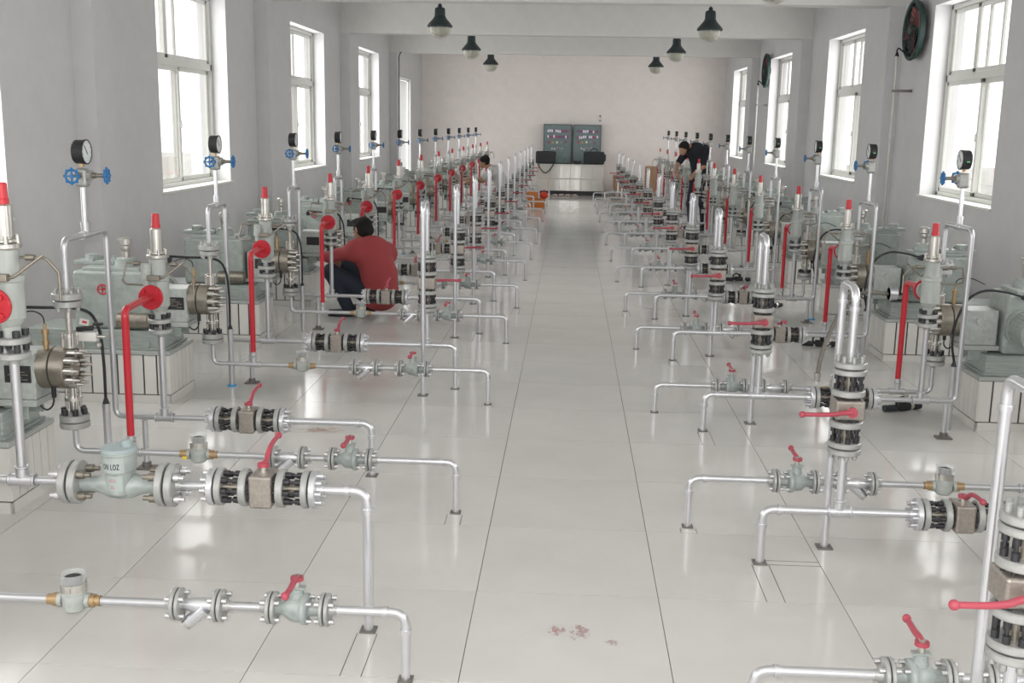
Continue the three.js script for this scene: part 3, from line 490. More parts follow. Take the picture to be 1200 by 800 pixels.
// ---------------------------------------------------------------- the units
for (const u of units) {
  const { c, i, s, side } = u, l = lod(u), row = `in the ${ORD[i]} unit of the ${side} row`, k = side + JSON.stringify(c) + l; c.big0 = c.check ?? c.big; if (c.check) c.big0 = c.check - hC + hB - 0.005;
  place(u, proto('plinth' + l, () => plinth(l)), 'pump_plinth', -2.84, 0, 0, `white panelled plinth under the pump ${row}`, 'plinth', 'pump plinths');
  place(u, proto('pump' + l, () => pump(l)), 'metering_pump', -2.6, 0, 0, `grey-green metering pump with bolted steel head ${row}`, 'pump', 'metering pumps');
  place(u, proto('suc' + k, () => suctionPipe(c, l)), 'suction_pipe', 0, 0, 0, `low silver pipe with brass unions ${row}`, 'pipe', 'suction pipes');
  place(u, proto('dis' + k, () => dischargePipe(c, l)), 'discharge_pipe', 0, 0, 0, `silver pipe carrying gauge and red-capped valve ${row}`, 'pipe', 'discharge pipes');
  place(u, proto('rel' + l, () => reliefValve(l)), 'relief_valve', c.riser, c.yB + 0.53, c.dz, `upright relief valve with red cap ${row}`, 'valve', 'relief valves');
  place(u, proto('rpi' + k, () => reliefPipe(c, l)), 'overflow_pipe', c.red, c.yA, 0, `red overflow pipe with round red flange ${row}`, 'pipe', 'overflow pipes');
  place(u, proto('gv' + l, () => gaugeValve(l)), 'gauge_valve', -2.61, 1.675, c.dz / 2, `grey gauge valve block with blue handwheels ${row}`, 'valve', 'gauge valves');
  place(u, proto('ga' + l, () => gauge(l)), 'pressure_gauge', -2.61, 1.766, c.dz / 2, `round black pressure gauge ${row}`, 'gauge', 'pressure gauges');
  place(u, proto('fm' + l + (i === 1 || side === 'right'), () => flowMeter(l, i === 1)), 'flow_meter', c.meter, c.yA, 0, `small grey flow meter on the pipe ${row}`, 'flow meter', 'flow meters');
  place(u, proto('st' + l, () => strainer(l)), 'pipe_strainer', c.str, c.yA, 0, `silver flanged strainer on the pipe ${row}`, 'strainer', 'pipe strainers');
  place(u, proto('sv' + l, () => smallValve(l)), 'ball_valve', c.bv, c.yA, 0, `small cast ball valve with short red lever ${row}`, 'valve', 'small ball valves');
  place(u, proto('bv' + l, () => bigValve(l, false)), 'ball_valve', c.big, c.yB, c.dz, `large block-bodied ball valve lying on the pipe ${row}`, 'valve', 'large lying ball valves');
  if (c.check) place(u, proto('ck', checkValve), 'check_valve', c.check, c.yB, c.dz, 'grey-green cast check valve with black and red lettering', 'valve', 'check valves');
  if (c.tower) {
    place(u, proto('uv' + l, () => bigValve(l, true)), 'ball_valve', c.tower, c.yT, c.dz, `upright ball valve with level red lever ${row}`, 'valve', 'upright ball valves');
    place(u, proto('lo' + k, () => loopPipe(c, l)), 'loop_pipe', c.tower, 0, c.dz, `tall upright silver pipe loop ${row}`, 'pipe', 'pipe loops');
  }
  const blue = side === 'left' ? i % 2 === 0 : i === 4;
  place(u, proto('co' + blue + l, () => conduit(blue, l)), 'cable_conduit', side === 'left' ? -2.575 : -2.66, 0, side === 'left' ? -0.34 : -0.24, `short galvanised cable conduit standing ${row}`, 'conduit', 'cable conduits');
  place(u, proto('po' + c.yB + l, () => post(c, l)), 'support_post', side === 'left' ? -2.45 : -2.56, 0, c.dz, `thin pipe support post on dark plate ${row}`, 'post', 'support posts');
  { const g = proto('ca' + side + l, () => { const q = group(); part(q, 'cable', sweep(side === 'left' ? curve([[0, 0.485, -0.34], [0.0, 0.7, -0.34], [-0.012, 0.88, -0.33], [-0.05, 0.97, -0.31], [-0.12, 1.0, -0.28], [-0.25, 1.01, -0.22], [-0.36, 1.03, -0.1]], 10 + 6 * l) : curve([[0, 0.485, -0.24], [0.025, 0.6, -0.245], [0.015, 0.76, -0.245], [-0.06, 0.92, -0.235], [-0.16, 0.975, -0.225], [-0.3, 0.97, -0.215], [-0.42, 0.94, -0.205]], 10 + 6 * l), 0.0085, 6 + 2 * l), M.cable); part(q, 'gland', side === 'left' ? cyl(0.018, 0.04, [-0.36, 1.0, -0.1], 'y', 8) : cyl(0.03, 0.05, [-0.445, 0.933, -0.205], 'x', 8, 0.012), M.rubber); return q; });
    place(u, g, 'power_cable', side === 'left' ? -2.575 : -2.66, 0, 0, `black cable arching from conduit to pump ${row}`, 'cable', 'power cables'); }
}

// ---------------------------------------------------------------- lamps, wall fans, far end
function pendant() {
  const g = group(), s = 28; // origin: ceiling
  part(g, 'stem', cyl(0.014, HC - 3.86, [0, -(HC - 3.86) / 2, 0], 'y', 10), M.lampBody);
  part(g, 'housing', lathe([[0, 0.33], [0.03, 0.33], [0.035, 0.29], [0.075, 0.275], [0.085, 0.25], [0.088, 0.15], [0.11, 0.11], [0.19, 0.02], [0.205, 0.0], [0.205, -0.025], [0.165, -0.03], [0, -0.03]], [0, 3.565 - HC, 0], 'y', s, true), M.lampBody);
  part(g, 'globe', lathe([[0.165, -0.03], [0.168, -0.06], [0.15, -0.12], [0.105, -0.165], [0.05, -0.185], [0, -0.188]], [0, 3.565 - HC, 0], 'y', s), M.lampGlass, 'pale glass globe');
  const wires = []; for (let k = 0; k < 4; k++) { const a = k * PI / 4, P = []; for (let t = -1; t <= 1.001; t += 0.125) P.push(V(Math.cos(a) * 0.19 * Math.sin(t * PI / 2), -0.02 - 0.185 * Math.cos(t * PI / 2), Math.sin(a) * 0.19 * Math.sin(t * PI / 2)).add(V(0, 3.565 - HC, 0))); wires.push(sweep(P, 0.004, 5)); }
  wires.push(torus(0.135, 0.004, [0, 3.565 - HC - 0.15, 0], 'y', 24, 5));
  part(g, 'wire_guard', wires, M.steel);
  return g;
}
{ const p = pendant(); const n = ['nearest', 'second', 'third', 'farthest'];
  for (const s of [-1, 1]) [-12.6, -18.3, -24.0, -29.7].forEach((z, i) => { const o = p.clone(); o.position.set(s * 2.17, HC, z); add(o, 'pendant_lamp', `dark bell-shaped pendant lamp, ${n[i]} of the ${s < 0 ? 'left' : 'right'} line`, 'lamp', 'pendant lamps under the ceiling'); }); }
function wallFan() {
  const g = group(), s = 40; // disc in the plane of the wall, facing the aisle (-x)
  part(g, 'back_disc', disc(0.345, 0.02, [0.035, 0, 0], 'x', s), M.fanBack);
  part(g, 'rim', [torus(0.35, 0.028, [0, 0, 0], 'x', s, 8), cyl(0.36, 0.07, [0.012, 0, 0], 'x', s, 0.36, true)], M.fanGreen);
  part(g, 'hub', lathe([[0, -0.05], [0.05, -0.045], [0.07, -0.02], [0.07, 0.03]], [0, 0, 0], 'x', 20), M.fanGreen);
  for (let k = 0; k < 3; k++) part(g, 'blade', box(0.012, 0.2, 0.24, [0, 0.17, 0.02], 0.005).rotateY(0.25).rotateX(k * 2 * PI / 3 + 0.5), M.fanRed);
  part(g, 'guard', [0.1, 0.16, 0.22, 0.28].map(r => torus(r, 0.006, [-0.03, 0, 0], 'x', s, 5)).concat([0, 1, 2, 3].map(k => box(0.006, 0.68, 0.008, [-0.03, 0, 0]).rotateX(k * PI / 4))), M.fanGreen);
  part(g, 'bracket', [box(0.09, 0.12, 0.06, [0.07, 0, 0])], M.fanBack);
  return g;
}
{ const p = wallFan();
  [[-14.62, 'nearer'], [-25.35, 'farther']].forEach(([z, w]) => {
    const o = p.clone(); o.position.set(4.285, 3.275, z); add(o, 'wall_fan', `round dark green and red wall fan, the ${w} one`, 'fan', 'wall fans');
    const c = group(); c.position.set(4.17, 0, z - 0.2);
    part(c, 'pipe', cyl(0.019, 2.98, [0, 1.49, 0], 'y', 12), std(lin(0.52, 0.51, 0.48), 0.55, 0.3));
    part(c, 'bracket', box(0.25, 0.035, 0.04, [0.1, 2.53, 0.0]), M.plate);
    part(c, 'gooseneck_cable', [sweep(curve([[0, 2.98, 0], [-0.005, 3.03, 0.005], [0.0, 3.06, 0.04], [0.03, 3.03, 0.1], [0.1, 2.95, 0.17], [0.115, 2.94, 0.2]], 20), 0.011, 8), cyl(0.028, 0.05, [0, 2.99, 0], 'y', 10, 0.012)], M.cable);
    add(c, 'wall_conduit', `upright steel conduit with gooseneck cable below the ${w} wall fan`, 'conduit', 'wall conduits'); });
  const c = group(); c.position.set(-4.15, 0, -26.75); part(c, 'pipe', cyl(0.014, 3.45, [0, 1.725, 0], 'y', 10), M.plate); part(c, 'gooseneck_cable', sweep(curve([[0, 3.45, 0], [0.005, 3.56, 0], [0.03, 3.63, -0.02], [0.05, 3.66, -0.05]], 10), 0.012, 6), M.cable);
  add(c, 'wall_conduit', 'thin dark conduit beside the bright doorway on the left wall', 'conduit', 'wall conduits'); }
{ // counter with panelled front
  const g = group(); g.position.set(0.01, 0, -32.4); const z = 0.26, W = 1.9;
  part(g, 'kick_base', box(W - 0.06, 0.13, 0.46, [0, 0.065, -0.02]), M.joint);
  part(g, 'carcass', box(W, 0.74, 0.5, [0, 0.5, 0]), M.white);
  const gl = new THREE.MeshPhysicalMaterial({ color: lin(0.72, 0.695, 0.655), roughness: 0.05, ior: 1.85, clearcoat: 1, clearcoatRoughness: 0.02 });
  for (let i = 0; i < 6; i++) for (const [y, h] of [[0.3, 0.33], [0.675, 0.38]]) part(g, 'front_panel', box(W / 6 - 0.006, h, 0.02, [-W / 2 + (i + 0.5) * W / 6, y + (h === 0.33 ? 0.005 : 0), z], 0.003).rotateY((i % 3 - 1) * 0.0012), gl);
  part(g, 'side_panel', [box(0.02, 0.74, 0.5, [-W / 2 - 0.01, 0.5, 0]), box(0.02, 0.74, 0.5, [W / 2 + 0.01, 0.5, 0])], gl);
  part(g, 'countertop', box(W + 0.04, 0.03, 0.56, [0, 0.885, 0.0], 0.005), gl);
  add(g, 'counter', 'glossy white panelled counter against the far wall', 'counter');
  const board = (sd, x, w) => {
    const cv = document.createElement('canvas'); cv.width = 256; cv.height = 320; const c = cv.getContext('2d'); c.fillStyle = '#748688'; c.fillRect(0, 0, 256, 320);
    let q = sd; const r = () => { q = (q * 1664525 + 1013904223) >>> 0; return q / 4294967296; };
    for (let k = 0; k < 500; k++) { c.fillStyle = r() > 0.5 ? '#7d9091' : '#6a7c80'; c.fillRect(r() * 256, r() * 320, 6, 6); }
    for (let row = 0; row < 2; row++) for (let k = 0; k < 11; k++) { const t = r(); c.fillStyle = t > 0.66 ? '#f2f0ff' : t > 0.3 ? '#a8406e' : '#7c4a78'; c.fillRect(30 + k * 19, 36 + row * 48 + r() * 8, 14, 22); }
    for (let k = 0; k < 5; k++) { c.fillStyle = ['#b23c5c', '#c0a068', '#e8e0c8', '#8a9a94', '#a05070'][k]; c.fillRect(34 + k * 40, 130 + r() * 10, 20, 18); }
    for (let k = 0; k < 5; k++) { c.fillStyle = ['#d8dcda', '#e8e4e8', '#9aa4a0', '#c08890', '#b0b8b6'][k]; c.fillRect(70 + k * 24, 180 + r() * 20, 14, 14); }
    for (let k = 0; k < 90; k++) { c.fillStyle = r() > 0.5 ? '#6fb08a' : '#88a898'; c.fillRect(110 * (sd > 3 ? 0.3 : 1) + r() * 120, 240 + r() * 70, 5, 3); }
    const t = new THREE.CanvasTexture(cv); t.colorSpace = THREE.SRGBColorSpace;
    const o = group(); o.position.set(x, 0.9, -32.55); part(o, 'case', box(w, 1.13, 0.08, [0, 0.565, 0], 0.006), std(lin(0.10, 0.125, 0.125), 0.5));
    const f = new THREE.PlaneGeometry(w - 0.05, 1.08); f.translate(0, 0.565, 0.042); part(o, 'indicator_face', idx(f), std(0xffffff, 0.35, 0, { map: t }), 'rows of small red and white indicators');
    return add(o, 'mimic_board', sd < 3 ? 'dark green indicator board on the counter, the left one' : 'dark green indicator board on the counter, the right one', 'indicator board', 'indicator boards on the counter');
  };
  board(2, -0.395, 0.82); board(5, 0.465, 0.82);
  const bag = group(); bag.position.set(-0.72, 0.902, -32.2); part(bag, 'body', [box(0.58, 0.36, 0.14, [0, 0.18, 0], 0.05)], M.rubber); part(bag, 'flap', box(0.5, 0.25, 0.02, [0, 0.2, 0.072], 0.008), std(lin(0.035, 0.038, 0.04), 0.7));
  part(bag, 'strap', sweep(curve([[-0.22, 0.06, 0.09], [-0.2, -0.04, 0.115], [-0.1, -0.2, 0.115], [0, -0.26, 0.115], [0.1, -0.2, 0.115], [0.22, -0.03, 0.115], [0.25, 0.07, 0.09]], 24), 0.016, 6), M.rubber); add(bag, 'shoulder_bag', 'black shoulder bag with strap hanging over the counter front', 'bag');
  const br = group(); br.position.set(0.68, 0.902, -32.24); part(br, 'body', [box(0.6, 0.37, 0.18, [0, 0.185, 0], 0.06), box(0.08, 0.2, 0.16, [0.3, 0.2, 0], 0.03)], M.rubber); part(br, 'handle', sweep(curve([[-0.1, 0.35, 0], [-0.08, 0.42, 0], [0, 0.45, 0], [0.08, 0.42, 0], [0.1, 0.35, 0]], 16), 0.013, 6), M.cable); add(br, 'travel_bag', 'plump black travel bag with handle on the counter right end', 'bag');
  const ph = group(); ph.position.set(0.2, 0.9, -32.2); part(ph, 'base', box(0.2, 0.06, 0.13, [0, 0.03, 0], 0.02), M.black); part(ph, 'handset', [box(0.22, 0.03, 0.04, [0, 0.085, 0.02], 0.01), box(0.05, 0.03, 0.045, [-0.09, 0.07, 0.02], 0.008), box(0.05, 0.03, 0.045, [0.09, 0.07, 0.02], 0.008)], M.black); add(ph, 'telephone', 'low black telephone between the bags on the counter', 'telephone');
  const sw = group(); sw.position.set(0.83, 2.15, ZB); part(sw, 'plate', box(0.05, 0.05, 0.012, [0, 0, 0.006]), std(lin(0.3, 0.31, 0.36), 0.5)); part(sw, 'plug', [box(0.045, 0.06, 0.03, [0, 0.13, 0.015], 0.006)], std(lin(0.25, 0.26, 0.3), 0.5)); add(sw, 'wall_socket', 'small grey wall socket above the right indicator board', 'socket');
}
function carton(x, y, z, w, h, d, color, turn, label, name = 'carton') {
  const g = group(); g.position.set(x, y, z); g.rotation.y = turn; const m = std(color, 0.75, 0, { map: speck });
  part(g, 'body', box(w, h, d, [0, h / 2, 0], 0.004), m); part(g, 'flap', [box(w * 0.98, 0.004, d * 0.49, [0, h + 0.002, -d * 0.25]), box(w * 0.98, 0.004, d * 0.49, [0, h + 0.002, d * 0.25])], m); part(g, 'tape', [box(w * 0.99, 0.002, 0.05, [0, h + 0.005, 0]), box(0.002, h * 0.4, 0.05, [w / 2 + 0.001, h * 0.8, 0])], std(color.clone().multiplyScalar(1.35), 0.4));
  return add(g, name, label, 'box');
}
const tan = lin(0.42, 0.26, 0.16);
carton(-0.82, 0, -27.35, 0.42, 0.2, 0.3, lin(0.72, 0.22, 0.05), 0.1, 'orange box at the bottom of the stack on the left floor');
carton(-0.92, 0.207, -27.35, 0.26, 0.17, 0.28, lin(0.70, 0.25, 0.09), -0.1, 'orange box on top of the stack, beside a red bag');
carton(1.42, 0, -31.9, 0.3, 0.62, 0.35, tan, 0.15, 'brown carton on the floor right of the white counter');
carton(2.35, 0, -31.6, 0.45, 0.9, 0.4, tan, -0.1, 'tall brown carton by the far wall, right side');
carton(1.88, 0, -32.2, 0.3, 0.55, 0.35, lin(0.46, 0.29, 0.18), 0.2, 'short brown carton between the two taller ones');
{ const g = group(); g.position.set(-0.63, 0.216, -27.33); part(g, 'bag', [idx(new THREE.SphereGeometry(0.1, 16, 10)).scale(1.15, 0.85, 1).translate(0, 0.08, 0)], std(lin(0.65, 0.05, 0.02), 0.4)); part(g, 'knot', [cyl(0.012, 0.06, [0, 0.18, 0], 'y', 8, 0.035)], std(lin(0.65, 0.05, 0.02), 0.4)); add(g, 'plastic_bag', 'red plastic bag lying on the orange boxes', 'bag'); }
{ const m = std(lin(0.6, 0.5, 0.46), 0.9); for (let k = 0; k < 5; k++) { const g = idx(mergeVertices(new THREE.IcosahedronGeometry(0.11, 2))); const P = g.attributes.position; for (let i = 0; i < P.count; i++) { const f = 0.6 + 0.6 * rnd(); P.setXYZ(i, P.getX(i) * f * 1.3, Math.max(0, P.getY(i) * f * 0.5 + 0.04), P.getZ(i) * f); } g.computeVertexNormals(); const o = mesh('x', g, m); o.scale.setScalar(0.62); o.position.set(-0.62 + k * 0.19, 0, -31.85 + 0.06 * Math.sin(k * 3)); add(o, 'crumpled_paper', `crumpled pale wrapping paper below the counter, ${['leftmost', 'second from left', 'middle', 'fourth from left', 'rightmost'][k]} piece`, 'paper', 'crumpled paper under the counter'); } }

// braided hose, black fittings left on the floor
{ const g = group(); const P = curve([[2.82, 0.62, -9.69], [2.64, 0.63, -9.67], [2.5, 0.61, -9.54], [2.36, 0.53, -9.38], [2.2, 0.36, -9.12], [2.1, 0.16, -8.95], [2.07, 0.05, -8.88]], 60);
  part(g, 'braid', sweep(P, 0.017, 10), M.hose); const rings = []; for (let i = 2; i < P.length - 2; i += 2) { const t = P[i + 1].clone().sub(P[i - 1]).normalize(); const r = idx(new THREE.TorusGeometry(0.0165, 0.0028, 5, 10)); r.applyQuaternion(new THREE.Quaternion().setFromUnitVectors(V(0, 0, 1), t)); r.translate(P[i].x, P[i].y, P[i].z); rings.push(r); } part(g, 'braid_ridge', rings, M.hose);
  part(g, 'end_fitting', [cyl(0.024, 0.06, [2.068, 0.03, -8.875], 'y', 8), hex(0.027, 0.025, [2.07, 0.055, -8.88])], M.steel);
  part(g, 'end_flange', [cyl(0.055, 0.07, [2.86, 0.62, -9.69], 'x', 20), cyl(0.062, 0.02, [2.835, 0.62, -9.69], 'x', 20)], M.pipeB);
  add(g, 'braided_hose', 'grey braided metal hose hanging from a pump to the floor, right row', 'hose'); }
function fitting() {
  const g = group();
  part(g, 'grip', [cyl(0.022, 0.09, [-0.1, 0.024, 0.01], 'x', 10), cyl(0.026, 0.05, [0.11, 0.026, -0.01], 'x', 10, 0.02)], M.rubber);
  part(g, 'valve_body', [box(0.09, 0.05, 0.06, [0, 0.03, 0], 0.012), cyl(0.016, 0.07, [0.01, 0.07, 0], 'y', 8), cyl(0.014, 0.24, [0, 0.03, 0], 'x', 8), torus(0.035, 0.008, [-0.03, 0.06, 0.02], 'z', 14, 6)], M.black);
  part(g, 'nut', [hex(0.024, 0.02, [0.06, 0.03, 0], 'x'), hex(0.02, 0.018, [0.01, 0.1, 0])], M.steel);
  return g;
}
{ const p = fitting(); [[2.50, -7.98, 0.3], [2.42, -10.35, -0.2], [2.35, -12.55, 0.5], [2.3, -14.75, -0.1], [2.34, -17.1, 0.4]].forEach(([x, z, a], i) => { const o = p.clone(); o.position.set(x, 0, z); o.rotation.y = a; o.scale.setScalar(1.15); add(o, 'hose_fitting', `black hose fitting lying on the floor, ${ORD[i]} in the right row`, 'fitting', 'black fittings on the floor'); }); }
// switch box with lever beside the second left pump
{ const g = group(); g.position.set(-2.55, 0.84, -5.605); g.scale.setScalar(0.85); part(g, 'body', [box(0.13, 0.06, 0.05, [0, 0.05, 0], 0.008)], M.white); part(g, 'lever', [box(0.11, 0.03, 0.03, [0.0, 0.1, 0], 0.008).rotateZ(0.1), box(0.06, 0.018, 0.03, [0.075, 0.13, 0], 0.005)], M.black); part(g, 'bracket', [cyl(0.012, 0.08, [0.08, 0.05, 0], 'x', 8), cyl(0.01, 0.05, [-0.03, 0.0, 0], 'y', 8), cyl(0.02, 0.02, [0.07, 0.0, 0], 'y', 8)], M.steel);
  part(g, 'tag', box(0.06, 0.04, 0.002, [-0.04, 0.135, 0.0]).rotateZ(-0.2), M.panel[0]); part(g, 'tag_mark', box(0.03, 0.014, 0.001, [-0.037, 0.136, 0.002]).rotateZ(-0.2), M.redCap); add(g, 'switch_box', 'small white switch box with black lever behind a pump head', 'switch'); }

// ---------------------------------------------------------------- cut joints and stains on the floor
{ const cuts = []; const cut = (x0, z0, x1, z1) => { const L = Math.hypot(x1 - x0, z1 - z0); cuts.push(box(L, 0.0012, 0.003, [0, 0.0006, 0]).rotateY(-Math.atan2(z1 - z0, x1 - x0)).translate((x0 + x1) / 2, 0, (z0 + z1) / 2)); };
  const rowZ = j => -3.728 - 0.8 * j;
  for (const u of units) { if (u.i > 4) continue; const feet = [[u.c.footA, 0], [u.c.footB, u.c.dz]];
    for (const [fx, fz] of feet) { const x = u.s * fx, z = u.z + u.s * fz, j = Math.floor((-3.728 - z) / 0.8), zr = rowZ(j); if (zr > z && zr - z < 0.5) { cut(x - 0.04, z + 0.03, x - 0.04, zr); cut(x + 0.04, z + 0.03, x + 0.04, zr); } } }
  cut(0.92, -4.95, 1.24, -4.95); cut(0.95, -5.0, 1.24, -5.0);
  const m = part(floor, 'cut_joint', cuts, M.grout); m.userData.kind = 'stuff'; }
function stain(name, w, d, x, z, rgb, density, sd) {
  const n = 96, dat = new Uint8Array(n * n * 4); let q = sd; const r = () => { q = (q * 1664525 + 1013904223) >>> 0; return q / 4294967296; };
  const gr = Array.from({ length: 144 }, r), g2 = Array.from({ length: 1156 }, r);
  const smp = (G, c, u, v) => { const a = u * (c - 1), b = v * (c - 1), i = Math.min(c - 2, a | 0), j = Math.min(c - 2, b | 0), s = a - i, t = b - j; return (G[j * c + i] * (1 - s) + G[j * c + i + 1] * s) * (1 - t) + (G[(j + 1) * c + i] * (1 - s) + G[(j + 1) * c + i + 1] * s) * t; };
  for (let y = 0; y < n; y++) for (let x2 = 0; x2 < n; x2++) { const u = x2 / (n - 1), v = y / (n - 1), e = Math.max(0, 1 - 4 * ((u - 0.5) ** 2 + (v - 0.5) ** 2)); const f = smp(gr, 12, u, v) * 0.6 + smp(g2, 34, u, v) * 0.5 + 0.06 * r(); const a = Math.max(0, Math.min(1, (f * (0.4 + e) - 0.55) * 2.4)) * density * (e > 0 ? 1 : 0); const o = (y * n + x2) * 4; dat[o] = rgb[0]; dat[o + 1] = rgb[1]; dat[o + 2] = rgb[2]; dat[o + 3] = a * 255; }
  const t = new THREE.DataTexture(dat, n, n); t.colorSpace = THREE.SRGBColorSpace; t.magFilter = THREE.LinearFilter; t.needsUpdate = true;
  const g = new THREE.PlaneGeometry(w, d); g.rotateX(-PI / 2); const m = part(floor, name, idx(g), new THREE.MeshStandardMaterial({ map: t, transparent: true, roughness: 0.5, polygonOffset: true, polygonOffsetFactor: -1 })); m.position.set(x, 0.0015, z);
}
stain('red_stain', 0.10, 0.14, -0.005, -4.17, [190, 150, 150], 0.75, 4); stain('red_stain', 0.13, 0.19, 0.085, -4.16, [188, 156, 156], 0.75, 8); stain('red_stain', 0.10, 0.07, 0.22, -4.08, [192, 165, 163], 0.6, 12);
stain('rust_stain', 0.4, 0.22, -1.6, -7.0, [176, 110, 80], 0.32, 16); stain('rust_stain', 0.25, 0.12, -1.9, -7.1, [176, 100, 76], 0.3, 20); stain('rust_stain', 0.6, 0.2, 1.05, -12.3, [176, 128, 92], 0.35, 28); stain('rust_stain', 0.5, 0.2, -0.95, -11.7, [180, 128, 96], 0.35, 32); stain('rust_stain', 0.45, 0.15, -0.6, -14.9, [176, 128, 96], 0.3, 36); stain('glue_stain', 0.11, 0.06, -1.18, -3.5, [196, 176, 140], 0.8, 24);

// ---------------------------------------------------------------- people
function field(bones, cell, k = 0.03) { // smooth union of tapered capsules [ax,ay,az,ra, bx,by,bz,rb]
  let lo = V(1e9, 1e9, 1e9), hi = V(-1e9, -1e9, -1e9);
  for (const b of bones) for (const o of [0, 4]) { lo.min(V(b[o] - b[o + 3], b[o + 1] - b[o + 3], b[o + 2] - b[o + 3])); hi.max(V(b[o] + b[o + 3], b[o + 1] + b[o + 3], b[o + 2] + b[o + 3])); }
  const c = lo.clone().add(hi).multiplyScalar(0.5), R = Math.max(hi.x - lo.x, hi.y - lo.y, hi.z - lo.z) / 2 + 4 * cell, n = Math.min(120, Math.ceil(2 * R / cell));
  const mc = new MarchingCubes(n, new THREE.MeshBasicMaterial(), false, false, 400000); mc.isolation = 0;
  const h = n / 2;
  for (let z = 0; z < n; z++) for (let y = 0; y < n; y++) for (let x = 0; x < n; x++) {
    const px = c.x + (x - h) / h * R, py = c.y + (y - h) / h * R, pz = c.z + (z - h) / h * R; let d = 1;
    for (const b of bones) {
      const dx = b[4] - b[0], dy = b[5] - b[1], dz = b[6] - b[2], l = dx * dx + dy * dy + dz * dz || 1e-9;
      const t = Math.max(0, Math.min(1, ((px - b[0]) * dx + (py - b[1]) * dy + (pz - b[2]) * dz) / l));
      const e = Math.hypot(px - b[0] - t * dx, py - b[1] - t * dy, pz - b[2] - t * dz) - (b[3] + (b[7] - b[3]) * t);
      const q = Math.max(k - Math.abs(d - e), 0) / k; d = Math.min(d, e) - q * q * k * 0.25;
    }
    mc.field[x + y * n + z * n * n] = -d;
  }
  mc.update();
  const g = new THREE.BufferGeometry(), P = new Float32Array(mc.count * 3);
  for (let i = 0; i < mc.count; i++) { P[i * 3] = mc.positionArray[i * 3] * R + c.x; P[i * 3 + 1] = mc.positionArray[i * 3 + 1] * R + c.y; P[i * 3 + 2] = mc.positionArray[i * 3 + 2] * R + c.z; }
  g.setAttribute('position', new THREE.BufferAttribute(P, 3));
  const m = mergeVertices(g, 1e-5); m.computeVertexNormals(); m.setAttribute('uv', new THREE.BufferAttribute(new Float32Array(m.attributes.position.count * 2), 2)); return idx(m);
}
const skin = std(lin(0.42, 0.23, 0.15), 0.55), hairM = std(lin(0.010, 0.009, 0.009), 0.95), jeans = std(lin(0.022, 0.03, 0.05), 0.85, 0, { map: speck });
// joints in metres relative to the feet, person facing -z' ; f = yaw turn applied to the group
function hand(w, dir, up, len = 0.17) { // five fingers from the wrist w, pointing along dir
  const d = V(...dir).normalize(), u = V(...up).normalize(), s = d.clone().cross(u).normalize(), W = V(...w), out = [], at = (a, b, c) => W.clone().addScaledVector(d, a).addScaledVector(s, b).addScaledVector(u, c);
  const bone = (A, ra, B, rb) => out.push([A.x, A.y, A.z, ra, B.x, B.y, B.z, rb]);
  bone(at(0, 0, 0), 0.026, at(0.075, 0, 0), 0.032); [-0.03, -0.01, 0.01, 0.03].forEach((o, i) => { const L = [0.066, 0.08, 0.074, 0.056][i]; bone(at(0.075, o, 0), 0.0105, at(0.075 + L * 0.55, o * 1.15, -0.008), 0.0095); bone(at(0.075 + L * 0.55, o * 1.15, -0.008), 0.0095, at(0.075 + L * 0.85, o * 1.15, -0.035), 0.0085); });
  bone(at(0.025, -0.03, 0), 0.013, at(0.06, -0.058, -0.012), 0.0105); bone(at(0.06, -0.058, -0.012), 0.0105, at(0.088, -0.06, -0.03), 0.009);
  return out;
}
